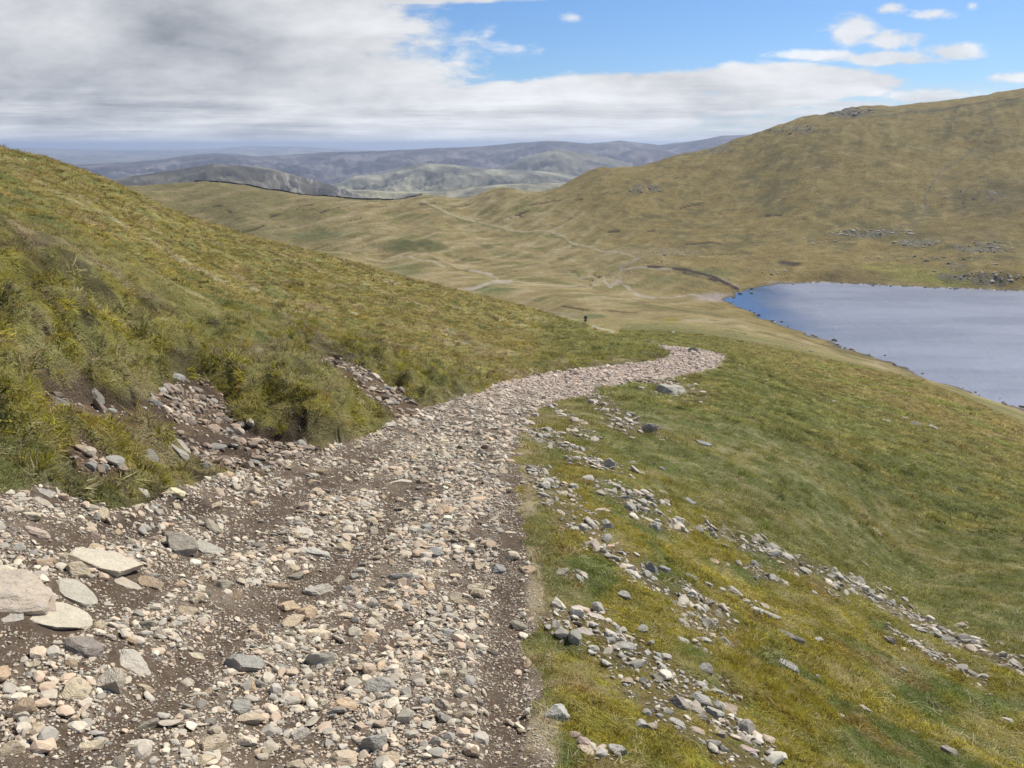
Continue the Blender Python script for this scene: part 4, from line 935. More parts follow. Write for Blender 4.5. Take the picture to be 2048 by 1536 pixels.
for (x, y, ww, lb, c_, fl, el, yw) in [
    (1115, 1432, 60, 'jagged whitish rock standing in grass by the path edge, nearest on the right', (.56,.55,.51), .75, 1.2, .4),
    (1165, 1488, 46, 'pinkish rock below the jagged whitish one', (.50,.40,.34), .7, 1.1, 0), (1150, 1470, 30, 'brown pinkish stone wedged between whitish rock and pinkish rock', (.46,.37,.31), .6, 1.1, 1),
    (1168, 1500, 46, 'cream orange stone in front of the pinkish rock', (.60,.50,.38), .5, 1.3, -.3), (1236, 1503, 48, 'rounded grey boulder in grass near the bottom right of the path', (.46,.45,.41), .75, 1.15, .2),
    (1165, 1272, 72, 'large flat pinkish grey slab half buried beside the moss', (.48,.44,.39), .22, 1.2, -.4), (1251, 1292, 52, 'square grey slab in the scree right of the flat pinkish slab', (.44,.43,.39), .35, 1.5, .5),
    (1220, 1280, 26, 'oval grey stone between two slabs in the scree', (.46,.45,.42), .6, 1.1, 0), (1170, 1220, 58, 'long pink stone in grass above the flat slab', (.56,.47,.40), .3, 2.0, -.3),
    (1192, 1234, 44, 'cream blocky stone beside the long pink stone', (.58,.52,.45), .4, 1.5, 0), (1250, 1192, 34, 'grey rock with mossy foot on the mid slope', (.44,.43,.40), .6, 1.2, -.8), (1300, 1138, 38, 'upright triangular grey rock in the slope scree', (.42,.41,.38), .9, 1.2, -.7),
    (1327, 1140, 34, 'dark rounded rock beside the upright triangular one', (.33,.33,.31), .7, 1.2, 0), (1382, 1156, 42, 'flat bluish grey slab in moss right of the dark rounded rock', (.40,.41,.40), .35, 1.5, -.3),
    (1417, 1172, 26, 'grey cube like stone below the bluish slab', (.40,.40,.38), .7, 1.1, 0), (1470, 1187, 42, 'pyramid shaped greyish rock lying in moss', (.46,.43,.38), .5, 1.3, -.3), (1444, 1180, 22, 'small grey stone left of the pyramid shaped rock', (.44,.43,.4), .6, 1.2, 0),
    (1515, 1222, 50, 'whitish flat rock at the upper end of the three slabs', (.52,.51,.47), .35, 1.6, -.4), (1540, 1232, 52, 'brownish angular slab in the middle of the three slabs', (.36,.34,.30), .4, 1.8, -.4), (1585, 1275, 74, 'long dark slab on edge running down the moss', (.36,.355,.32), .35, 3.2, -.75),
    (1575, 1333, 50, 'smooth grey rock in moss below the long dark slab', (.44,.43,.40), .45, 1.6, -.4), (1638, 1280, 20, 'small pale rock right of the long dark slab', (.52,.50,.46), .6, 1.2, 0), (1635, 1352, 12, 'white pebble below the smooth grey rock', (.60,.58,.52), .6, 1.2, 0),
    (1778, 1390, 32, 'whitish flat stone alone on the lower right moss', (.58,.53,.47), .35, 1.7, -.1), (1730, 1417, 38, 'pale grey flat rock on the lower right moss', (.48,.46,.43), .35, 1.8, -.2), (1683, 1433, 20, 'white round stone on the lower right moss', (.58,.57,.53), .6, 1.2, 0),
    (1635, 1432, 16, 'small grey round stone left of the white round one', (.46,.45,.42), .6, 1.2, 0), (1808, 1340, 14, 'small whitish upright stone above the flat white one', (.56,.54,.5), .9, 1.1, 0), (2015, 1440, 34, 'pale slab at the right edge of the moss slope', (.50,.48,.44), .3, 2.2, -.2),
    (1910, 1465, 56, 'long thin grey slab slanting in the bottom right corner', (.42,.41,.38), .25, 3.5, -.6), (1895, 1502, 44, 'brownish rock near the bottom right corner', (.40,.36,.31), .5, 1.6, -.3), (1825, 1465, 22, 'slender dark stone above the brownish rock', (.34,.33,.3), .4, 2.4, -.8),
    (1405, 1400, 56, 'large grey slab at the top of the boulder pile', (.42,.41,.38), .45, 1.3, -.4), (1360, 1412, 50, 'brown block at the left of the boulder pile', (.38,.34,.30), .6, 1.2, .3), (1390, 1420, 44, 'pinkish grey rock in the centre of the boulder pile', (.46,.41,.36), .6, 1.1, -.2),
    (1428, 1428, 52, 'big square grey rock in the centre of the boulder pile', (.45,.44,.40), .6, 1.2, -.5), (1462, 1418, 40, 'peach coloured rock at the right of the boulder pile', (.54,.44,.35), .5, 1.6, -.9), (1358, 1450, 50, 'long grey slab at the foot of the boulder pile', (.46,.45,.41), .4, 1.9, -.6),
    (1283, 1450, 40, 'grey angular rock left of the boulder pile', (.46,.45,.42), .6, 1.2, -.4), (1305, 1455, 26, 'tan stone standing next to the grey angular rock', (.54,.46,.37), .7, 1.1, 0), (1395, 1462, 36, 'orange brown flat rock below the pile centre', (.50,.41,.33), .4, 1.5, -.2),
    (1440, 1470, 34, 'light brown round rock below the square grey rock', (.46,.42,.36), .7, 1.1, 0), (1485, 1478, 48, 'mottled pink and grey rock at the lower right of the pile', (.44,.40,.36), .5, 1.3, -.4), (1515, 1478, 24, 'small round grey rock at the right tip of the pile', (.42,.41,.39), .8, 1.1, 0),
    (1495, 1500, 40, 'pink flat rock below the mottled one', (.48,.39,.34), .35, 1.7, 0), (1365, 1280, 30, 'grey slab at the top rim of the lower scree', (.46,.45,.42), .4, 1.5, -.3), (1410, 1282, 38, 'pale oblong rock on the rim of the lower scree', (.50,.48,.45), .5, 1.8, -.2), (1450, 1285, 36, 'grey blocky rock at the right rim of the lower scree', (.44,.43,.41), .6, 1.2, -.4),
    (1415, 1247, 38, 'dark slab tilted up in the small scree patch', (.26,.25,.23), .5, 1.7, -.3), (1412, 1340, 34, 'dark grey rock between the grasses of the lower scree', (.40,.39,.37), .7, 1.1, 0), (1255, 1365, 32, 'orange tinted round stone on the lower scree', (.54,.44,.35), .6, 1.2, 0),
    (1380, 1003, 30, 'grey slab at the upper rim of the broken stones', (.42,.42,.40), .4, 1.6, -.3), (1360, 1042, 28, 'pale knob at the end of the upper stone tongue', (.52,.50,.47), .7, 1.1, 0), (1205, 1020, 34, 'pinkish slab in the upper scree tongue', (.54,.46,.38), .3, 1.6, -.5),
    (1325, 985, 30, 'tan flat stone in upper right scree', (.52,.46,.38), .35, 1.5, 0), (1275, 985, 30, 'peach flat stone in upper right scree', (.56,.47,.37), .35, 1.4, 0), (1440, 1005, 20, 'dark thin slab poking from yellow moss', (.28,.27,.25), .3, 2.2, -.3), (1325, 938, 18, 'grey stone on its own above the upper scree', (.46,.45,.42), .4, 1.7, 0),
    (1262, 925, 24, 'pale stone at the end of the highest scree tongue', (.54,.51,.46), .4, 1.5, -.3), (1728, 1127, 26, 'grey rock alone above the long outcrop', (.46,.45,.43), .4, 1.6, -.2), (1755, 1065, 34, 'flat brown stone with a white knob on the green slope', (.42,.37,.3), .3, 2.2, -.2)]:
    hero(x, y, ww, lb, c_, fl, elong=el, yaw=yw, level=4)

# shared shapes for the many: path stones, scree blocks, outcrop slabs, far boulders
SH = [rock_mesh('stone', 700+i, 3, M_so, flat=[.5,.42,.6,.35,.7,.48,.38,.55,.65,.45,.3,.5,.4,.58][i], cuts=11, rough=.08, elong=1.1+.09*(i % 7), tight=.58) for i in range(14)]
SLAB = [rock_mesh('outcrop_rock', 740+i, 3, M_so, flat=[.22,.3,.26,.18,.34,.28,.24,.38][i], cuts=12, rough=.08, elong=1.5+.15*(i % 5), tight=.6) for i in range(8)]
def place(me, P_, nn, s, yaw, tilt, c, name, label, cat_, group, sink=.25, hz=1.0):
    o = link(name, me); e = euler_from(nn[None]*.7+np.array([[0, 0, .3]]), np.array([yaw]), np.array([tilt]))[0]
    o.location = Vector((P_-nn*0+np.array([0, 0, s*(.3-sink)])).tolist()); o.rotation_euler = Euler(e.tolist()); o.scale = (s, s, s*hz)
    colour(o, c); tag(o, label, cat_, group); return o
def thin(P_, dmin, nmax, taken):
    keep = []
    for i in range(len(P_)):
        if all((P_[i][0]-q[0])**2+(P_[i][1]-q[1])**2 > (dmin*q[2])**2 for q in taken):
            keep.append(i); taken.append((P_[i][0], P_[i][1], max(1.0, np.hypot(P_[i][0], P_[i][1])/4)))
            if len(keep) >= nmax: break
    return keep
taken = []
for o_ in [o for o in COL.objects if o.get('category') in ('rock', 'boulder')]: taken.append((o_.location.x, o_.location.y, 1.3))
tone = [('pale cream', PALE[[0, 2, 9, 10]]), ('pinkish tan', PALE[[3, 4, 8]]), ('grey', PALE[[5, 6, 7]])]
tot = 0
for r0, r1, nmax, dm in ((1.8, 3.4, 95, .085), (3.4, 5.4, 90, .10), (5.4, 10, 75, .14)):
    P_, nn, cc_, r, px, py = scatter(r0, r1, 60, [path_w, dirt.astype(np.float32), straw.astype(np.float32)], lambda p, d, s_: np.clip(p, 0, 1)**2*np.clip(1-.75*d, 0, 1)*(1-np.clip(s_, 0, 1)))
    vis_ = (px > 0) & (px < 2048) & (py < 1536); P_, nn, r = P_[vis_], nn[vis_], r[vis_]
    for i in thin(P_, dm, nmax, taken):
        s = RNG.uniform(.030, .050)*(1+.13*max(r[i]-2, 0))*RNG.choice([.8, 1, 1.35]); k = int(RNG.choice([0, 0, 0, 1, 1, 2])); tn = tone[k]
        place(SH[RNG.integers(0, 14)], P_[i], nn[i], s, RNG.uniform(0, 6.28), RNG.normal(0, .26, 3), pick(tn[1], 1)[0], 'stone', tn[0]+' fist sized stone lying loose among the gravel of the path', 'stone', tn[0]+' loose stones on the path'); tot += 1
print('path stones', tot)
taken2 = list(taken); tot = 0
tg = [('pale grey', GREY[[1, 3, 5]]), ('mid grey', GREY[[0, 2, 6]]), ('pinkish', PINK[[0, 1, 3]])]
for r0, r1, nmax, dm in ((2, 5, 70, .12), (5, 12, 110, .17), (12, 26, 20, .3)):
    P_, nn, cc_, r, px, py = scatter(r0, r1, 40, [scree_w], lambda p: np.clip(p, 0, 1)+.02*(p > .0005))
    vis_ = (px > 0) & (px < 2048) & (py < 1536); P_, nn, r = P_[vis_], nn[vis_], r[vis_]
    for i in thin(P_, dm, nmax, taken2):
        s = RNG.uniform(.03, .065)*(1+.10*max(r[i]-3, 0)); tn = tg[int(RNG.choice([0, 0, 1, 1, 2]))]
        place((SLAB[RNG.integers(0, 8)] if RNG.random() < .6 else SH[RNG.integers(0, 14)]), P_[i], nn[i], s, RNG.uniform(0, 6.28), RNG.normal(0, .16, 3), pick(tn[1], 1)[0], 'scree_stone', tn[0]+' angular stone in the scree on the grass slope right of the path', 'scree stone', tn[0]+' stones of the scree right of the path', .32); tot += 1
print('scree stones', tot)
def along(pts_, n_, jit, wlo, whi, label, group, cols, k0, rmin=1.0, meshes=SLAB, name='outcrop_rock', cat_='rock', yaw0=-.45, sink=.22, rmax=1e9):
    L_ = np.cumsum([0]+[math.hypot(pts_[i+1][0]-pts_[i][0], pts_[i+1][1]-pts_[i][1]) for i in range(len(pts_)-1)])
    for i in range(n_):
        d = (i+RNG.uniform(.1, .9))/n_*L_[-1]; x = np.interp(d, L_, [p[0] for p in pts_])+RNG.normal(0, jit*.6); y = np.interp(d, L_, [p[1] for p in pts_])+RNG.normal(0, jit)
        if not (-20 < x < 2068): continue
        put_rock(name, meshes[RNG.integers(0, len(meshes))], x, y, RNG.uniform(wlo, whi), label, cat_, pick(cols, 1)[0], yaw=yaw0+RNG.normal(0, .35), tip=RNG.normal(.1, .2), side=RNG.normal(0, .12), sink=sink, group=group, hz=RNG.uniform(.9, 1.6), rmin=rmin, rmax=rmax)
along([(1400,1047),(1480,1075),(1560,1112),(1650,1158),(1700,1180)], 25, 10, 22, 52, 'grey layered slab in the upper part of the long outcrop on the right slope', 'slabs of the upper outcrop', GREY[[0,1,2,2,6]]*.86, 0)
along([(1700,1180),(1760,1200),(1850,1248),(1930,1285),(2050,1342)], 30, 11, 28, 66, 'grey layered slab in the lower right part of the long outcrop', 'slabs of the lower outcrop', GREY[[0,1,2,2,6]]*.86, 0)
along([(1782,1264),(1850,1302),(1920,1345),(1975,1376)], 16, 9, 24, 52, 'grey slab in the short outcrop below the long one', 'slabs of the short outcrop', GREY[[0,1,2,6]], 0)
# boulders beyond and round the lake
FB = [rock_mesh('far_boulder', 800+i, 2, M_so, flat=.6+.05*i, cuts=9, rough=.1, elong=1.1+.1*i, tight=.55) for i in range(6)]
FC = np.array([[.36,.35,.31],[.42,.41,.37],[.30,.29,.26],[.46,.44,.39]])
def cluster(x, y, rx, ry, n_, wlo, whi, label, group, rmin=280, cols=FC, rmax=1e9):
    for _ in range(n_):
        a = RNG.uniform(0, 6.28); q_ = math.sqrt(RNG.random()); xx, yy = x+rx*q_*math.cos(a), y+ry*q_*math.sin(a)
        if 0 < xx < 2048: put_rock('boulder', FB[RNG.integers(0, 6)], xx, yy, RNG.uniform(wlo, whi)*RNG.choice([.7, 1, 1.25]), label, 'boulder', pick(cols, 1)[0], yaw=RNG.uniform(0, 3.1), sink=.1, group=group, rmin=rmin, rmax=rmax)
cluster(1745, 466, 92, 8, 48, 5, 11, 'grey boulder in the dark boulder band above the far shore', 'boulders of the band above the far shore')
cluster(1640, 482, 70, 7, 18, 4, 9, 'grey boulder at the left trailing end of the boulder band', 'boulders trailing left of the band')
cluster(1830, 487, 55, 8, 26, 5, 11, 'grey boulder in the heap right of the band above the lake', 'boulders of the heap above the lake')
cluster(1985, 496, 80, 12, 40, 5, 10, 'grey boulder in the field on the right above the lake', 'boulders of the field at the right')
cluster(1880, 520, 150, 14, 34, 4, 10, 'pale boulder scattered on yellow turf above the lake', 'boulders scattered above the lake')
cluster(1985, 552, 70, 12, 30, 5, 13, 'dark boulder in the heap at the water edge on the right', 'boulders of the heap by the water')
cluster(1900, 548, 50, 8, 14, 4, 9, 'grey boulder left of the heap by the water', 'boulders left of the heap by the water')
cluster(1540, 545, 40, 6, 12, 5, 10, 'grey boulder near the brown pool behind the lake tip', 'boulders near the brown pool')
cluster(1352, 505, 50, 6, 16, 4, 9, 'grey boulder on the moor left of the lake', 'boulders on the moor left of the lake')
cluster(1460, 515, 70, 12, 16, 4, 8, 'grey boulder on the moor above the lake tip', 'boulders above the lake tip')
cluster(1240, 545, 30, 16, 12, 3, 6, 'stone beside the little gill below the moor path', 'stones beside the gill')
cluster(1700, 224, 50, 9, 34, 4, 11, 'dark rock of the crag on the skyline of the fell', 'rocks of the skyline crag', 280, FC*.6)
cluster(1590, 260, 50, 9, 20, 4, 9, 'dark rock on the shoulder below the skyline crag', 'rocks on the shoulder of the fell', 280, FC*.65)
cluster(1290, 380, 40, 6, 14, 4, 9, 'dark rock of the little outcrop left on the fell', 'rocks of the little outcrop', 280, FC*.6)
cluster(1900, 400, 120, 30, 20, 3, 8, 'grey rock high on the brown fellside', 'rocks high on the fellside')
for i, (x, y) in enumerate(lw[:13]+lw[15:]):
    pass
sh = []
for i in range(len(lw)):
    x1, y1 = lw[i]; x2, y2 = lw[(i+1) % len(lw)]; L_ = math.hypot(x2-x1, y2-y1)
    for d in np.arange(0, L_, 2.2): sh.append((x1+(x2-x1)*d/L_, y1+(y2-y1)*d/L_))
cnt = 0
for x, y in sh:
    x += RNG.normal(0, 1.7); y += RNG.normal(0, 1.7); px, py = project(x, y, LAKE)
    if not (1440 < px < 2048 and py < 815) or RNG.random() < .42 or cnt > 170: continue
    o = link('shore_stone', FB[RNG.integers(0, 6)]); s = RNG.uniform(.35, .95)*RNG.choice([.7, 1, 1.3]); o.location = (x, y, LAKE+.08*s); o.rotation_euler = (RNG.normal(0, .2), RNG.normal(0, .2), RNG.uniform(0, 6)); o.scale = (s, s, s)
    colour(o, pick(FC*.75, 1)[0]); near_ = py > 600
    tag(o, 'dark stone at the waterline of the near shore' if near_ else 'dark stone at the waterline of the far shore', 'shore stone', 'stones along the near shore' if near_ else 'stones along the far shore'); cnt += 1
print('shore', cnt)
for (x, y, w_, lb) in [(1533, 583, 7, 'dark rock standing in the shallow water at the lake tip'), (1548, 578, 4, 'small rock in the shallow water nearest the inlet'), (1520, 587, 6, 'dark rock awash near the left tip of the lake'), (1578, 577, 5, 'rock awash off the stony far shore')]:
    put_rock('rock', FB[2], x, y, w_, lb, 'rock', (.16,.15,.13), rmin=300, sink=-.2)

# ------------------------------------------------------------------ dry stone wall along the col
def mat_plain(name, c, rough=.8, nscale=0, amp=.3):
    m, t, b, out = mat_new(name); b.inputs['Roughness'].default_value = rough
    if nscale:
        g = t.new('ShaderNodeTexCoord').outputs['Object']; rgb = t.new('ShaderNodeRGB'); rgb.outputs[0].default_value = (*c, 1)
        n_ = t.noise(g, nscale, 4, .65); t.l.new(hsv(t, rgb.outputs[0], t.m('ADD', 1-amp/2, t.m('MULTIPLY', n_, amp))), b.inputs['Base Color']); bump(t, b, n_, .05, .6)
    else: b.inputs['Base Color'].default_value = (*c, 1)
    return m
wp = []
for x in np.arange(392, 846, 2.0):
    a = float(pix_dir(x, 380)[0]); j = int(round((a-azd[0])/(azd[1]-azd[0])))+I0
    rr_ = R2[:, j]; mk = (rr_ > 600) & (rr_ < (720 if x < 640 else 668)); i = int(np.argmax(np.where(mk, TT[:, j], -9))); wp.append((rr_[i], a))
rs_ = np.array([p[0] for p in wp]); k_ = np.ones(9)/9; rs_ = np.convolve(np.pad(rs_, 4, mode='edge'), k_, 'valid')
zc = lookup(np.array([p[1] for p in wp]), np.log(rs_), [Z])[0]
bm = bmesh.new(); prev = None
for i, (r_, (_, a)) in enumerate(zip(rs_, wp)):
    p = Vector((r_*math.sin(a), r_*math.cos(a), zc[i])); o_ = Vector((math.sin(a), math.cos(a), 0)); h = 1.3+random.uniform(-.14, .14); j_ = [random.uniform(-.05, .05) for _ in range(4)]
    ring = [bm.verts.new(p-o_*(.45+j_[0])+Vector((0, 0, -1.0))), bm.verts.new(p-o_*(.28+j_[1])+Vector((0, 0, h))), bm.verts.new(p+o_*(.28+j_[2])+Vector((0, 0, h))), bm.verts.new(p+o_*(.45+j_[3])+Vector((0, 0, -1.0)))]
    if prev:
        for k in range(3): bm.faces.new((prev[k], ring[k], ring[k+1], prev[k+1]))
    else: bm.faces.new(ring)
    prev = ring
bm.faces.new(prev[::-1]); bmesh.ops.recalc_face_normals(bm, faces=bm.faces)
me = bpy.data.meshes.new('stone_wall'); bm.to_mesh(me); bm.free(); me.materials.append(mat_plain('wall_stone', (.15, .14, .125), .95, 1.2, .9))
tag(link('stone_wall', me), 'dark dry stone wall running along the crest of the far col', 'wall')

# ------------------------------------------------------------------ the walker
jw = int(round((float(pix_dir(1170, 646)[0])-azd[0])/(azd[1]-azd[0])))+I0; iw = int(np.argmax(np.where((R2[:, jw] > 85) & (R2[:, jw] < 150), TT[:, jw], -9)))
p = Vector((X2[iw, jw], Y2[iw, jw], Z[iw, jw])); print('walker', R2[iw, jw], project(p.x, p.y, p.z))
for k in range(10): EXCL.append((p.x*(1-.012*k), p.y*(1-.012*k), 1.3))
walker = bpy.data.objects.new('person', None)
def skin_body(name, verts, edges, radii, mat, sub=2, parent=None, root=0):
    me = bpy.data.meshes.new(name); me.from_pydata([Vector(v) for v in verts], edges, []); me.update()
    o = link(name, me, parent)
    sm = o.modifiers.new('skin', 'SKIN'); sm.use_smooth_shade = True
    for i, v in enumerate(me.skin_vertices[0].data): v.radius = radii[i] if isinstance(radii[i], tuple) else (radii[i], radii[i]); v.use_root = (i == root)
    if sub: s_ = o.modifiers.new('sub', 'SUBSURF'); s_.levels = sub; s_.render_levels = sub
    me.materials.append(mat); return o
COL.objects.link(walker); walker.location = p; walker.rotation_euler = (0, 0, .1)
tag(walker, 'walker seen from behind in dark jacket, dark shorts and pale cap with a rucksack', 'person')
m_skin = mat_plain('skin', (.50, .33, .25), .6); m_dark = mat_plain('dark_jacket', (.018, .020, .030), .8, 8, .5); m_short = mat_plain('shorts_cloth', (.012, .012, .016), .85); m_cap = mat_plain('cap_cloth', (.62, .58, .50), .8)
m_boot = mat_plain('boot', (.05, .04, .03), .8); m_pack = mat_plain('rucksack_cloth', (.03, .035, .05), .7, 6, .5); m_hair = mat_plain('hair', (.04, .03, .02), .8)
# faces +Y (away), mid stride
V_ = [(0,0,.93),(0,0,1.08),(0,.01,1.25),(0,0,1.42),(0,.01,1.50),(0,.03,1.60),(0,.03,1.70),
      (.10,0,.88),(.12,.10,.50),(.12,.05,.10),(.12,.16,.04),(-.10,0,.88),(-.12,-.04,.49),(-.12,-.22,.14),(-.12,-.12,.05),
      (.17,0,1.40),(.25,-.04,1.14),(.24,.14,.94),(.235,.20,.87),(-.17,0,1.40),(-.25,.05,1.14),(-.25,.10,.90),(-.24,.13,.82),
      (.12,-.03,.05),(-.12,-.27,.06)]
E_ = [(0,1),(1,2),(2,3),(3,4),(4,5),(5,6),(0,7),(7,8),(8,9),(9,10),(0,11),(11,12),(12,13),(13,14),(3,15),(15,16),(16,17),(17,18),(3,19),(19,20),(20,21),(21,22),(9,23),(13,24)]
Rd = [(.14,.11),(.13,.10),(.15,.11),(.15,.10),.055,.085,.075,.09,.065,.04,.035,.09,.065,.04,.035,.065,.048,.036,.03,.065,.048,.036,.03,.035,.035]
skin_body('body', V_, E_, Rd, m_skin, 2, walker)
skin_body('jacket', [V_[0],V_[1],V_[2],V_[3],(0,.01,1.47),V_[15],V_[16],(.24,.10,.99),V_[19],V_[20],(-.25,.09,.95)], [(0,1),(1,2),(2,3),(3,4),(3,5),(5,6),(6,7),(3,8),(8,9),(9,10)], [(.165,.13),(.155,.125),(.175,.135),(.17,.12),.075,.085,.066,.05,.085,.066,.05], m_dark, 2, walker)
skin_body('shorts', [(0,0,.97),(.10,0,.86),(.12,.08,.56),(-.10,0,.86),(-.12,-.03,.56)], [(0,1),(1,2),(0,3),(3,4)], [(.16,.13),.115,.10,.115,.10], m_short, 2, walker)
for sx, pts_ in ((1, [(.12,-.06,.05),(.12,.05,.05),(.12,.17,.04)]), (-1, [(-.12,-.29,.09),(-.12,-.18,.06),(-.12,-.08,.04)])): skin_body('boot', pts_+[(pts_[1][0], pts_[1][1]-.03, .16)], [(0,1),(1,2),(1,3)], [.05,.055,.045,.05], m_boot, 1, walker, 1)
def loft(name, rings, mat, parent):
    bm = bmesh.new(); pr_ = None
    for (cx, cy, cz, rx, ry, pw_) in rings:
        ring = []
        for k in range(16):
            a = k/16*6.2832; ca_, sa_ = math.cos(a), math.sin(a)
            ring.append(bm.verts.new((cx+rx*math.copysign(abs(ca_)**pw_, ca_), cy+ry*math.copysign(abs(sa_)**pw_, sa_), cz)))
        if pr_:
            for k in range(16): bm.faces.new((pr_[k], pr_[(k+1) % 16], ring[(k+1) % 16], ring[k]))
        else: bm.faces.new(ring[::-1])
        pr_ = ring
    bm.faces.new(pr_); me = bpy.data.meshes.new(name); bm.to_mesh(me); bm.free(); me.materials.append(mat)
    for f_ in me.polygons: f_.use_smooth = True
    return link(name, me, parent)
pk = loft('rucksack', [(0,-.20,1.00,.12,.06,.6),(0,-.23,1.04,.155,.10,.6),(0,-.24,1.25,.16,.11,.6),(0,-.22,1.42,.14,.09,.7),(0,-.20,1.48,.08,.05,.8)], m_pack, walker)
loft('pocket', [(0,-.34,1.08,.08,.02,.6),(0,-.355,1.12,.09,.03,.6),(0,-.355,1.22,.085,.03,.6),(0,-.34,1.25,.06,.015,.7)], mat_plain('pocket_cloth', (.30, .33, .38), .6), pk)
loft('hair', [(0,.0,1.56,.07,.075,1),(0,.015,1.62,.094,.10,1),(0,.02,1.68,.093,.105,1)], m_hair, walker)
loft('cap', [(0,.03,1.665,.100,.112,1),(0,.03,1.71,.098,.11,1),(0,.03,1.755,.075,.085,1),(0,.03,1.775,.03,.035,1)], m_cap, walker)
loft('cap_peak', [(0,.16,1.672,.07,.06,1),(0,.16,1.684,.068,.058,1)], m_cap, walker)

# ------------------------------------------------------------------ moss cushions (named things where they stand out)
def moss_mat():
    m, t, b, out = mat_new('moss'); g = t.new('ShaderNodeNewGeometry').outputs['Position']; n_ = t.noise(g, 60, 5, .7)
    t.l.new(t.mix(t.ramp(n_, .35, .65), (.13, .13, .015, 1), (.38, .34, .05, 1)), b.inputs['Base Color']); bump(t, b, n_, .02, 1.0); return m
M_moss = moss_mat()
for (x, y, ww, lb) in [(1385, 1520, 150, 'bright yellow green moss cushion at the bottom edge right of the path'), (1200, 1365, 80, 'olive moss cushion on the bank right of the dirt strip'), (1225, 1385, 60, 'dark green domed moss cushion beside the scree'), (1130, 1262, 70, 'yellowish moss cushion at the top of the lower bank')]:
    v, f = ico(5); v = v.copy(); v[:, 2] *= .34; v[:, 1] *= .8; k_ = 1+.16*fbm(v[:, 0]*2.2+x, v[:, 1]*2.2, 3, 900)+.07*gnoise(v[:, 0]*11, v[:, 1]*11+v[:, 2]*9, 903); v *= k_[:, None]
    put_rock('moss_cushion', mesh_np('moss_cushion', v, f, M_moss, True), x, y, ww, lb, 'moss', (1, 1, 1), yaw=-.5, sink=.3)
# ------------------------------------------------------------------ gravel, scree, shale
clump = (.5+.9*gnoise(X2*1.3, Y2*1.3, 301)+.6*gnoise(X2*4, Y2*4, 302)+.45*gnoise(X2*9, Y2*9, 303)).astype(np.float32)
upper_left = on(FRONT & (R2 < 12), lambda x, y: sstep(0, 60, (1010-y)+(620-x)*.16), 0)*(path_w)   # finer, darker shale below the bank
o = stones('gravel', [(1.4, 4.6, 3300, 1.0), (4.6, 10, 1900, 1.3), (10, 24, 480, 2.2), (24, 62, 95, 4.0)], [path_w, dirt, straw, clump],
       lambda p, d, s_, c: np.clip(p, 0, 1)**2*np.clip(1-.93*d, 0, 1)*np.clip(1-s_*1.1, .03, 1)*np.clip(.22+1.0*c, .06, 1), PALE, .0058, .046, 1.55, PINK)
tag(o, 'pale loose gravel and small stones covering the hill path', 'gravel', kind='stuff')
o = stones('grit', [(1.4, 4.6, 6000, 1.0), (4.6, 11, 1900, 1.6), (11, 24, 500, 3.0)], [path_w, clump], lambda p, c: np.clip(p, 0, 1)**2*np.clip(.45+.7*c, .2, 1), PALE*.85, .0030, .011, 1.5)
tag(o, 'fine brown grit between the stones of the path', 'grit', kind='stuff')
o = stones('scree', [(1.6, 5, 1100, 1.1), (5, 12, 380, 1.8), (12, 40, 60, 3.2)], [scree_w, clump], lambda p, c: np.clip(p*1.1, 0, 1)**1.5*np.clip(.4+.9*c, .15, 1)+.012*(p > .001), GREY, .007, .055, 1.5, PINK)
tag(o, 'small grey and pinkish scree spilling down the grass slope', 'scree', kind='stuff')
o = stones('shale', [(3, 9, 1300, 1.5), (9, 24, 360, 2.2)], [bare_w, peat.astype(np.float32), clump], lambda p, k, c: np.clip(p, 0, 1)*np.clip(1-k, 0, 1)*np.clip(.15+.9*c, .05, 1), DARKS*1.1, .006, .060, 1.35)
tag(o, 'broken brown shale in the eroded gullies of the left bank', 'shale', kind='stuff')

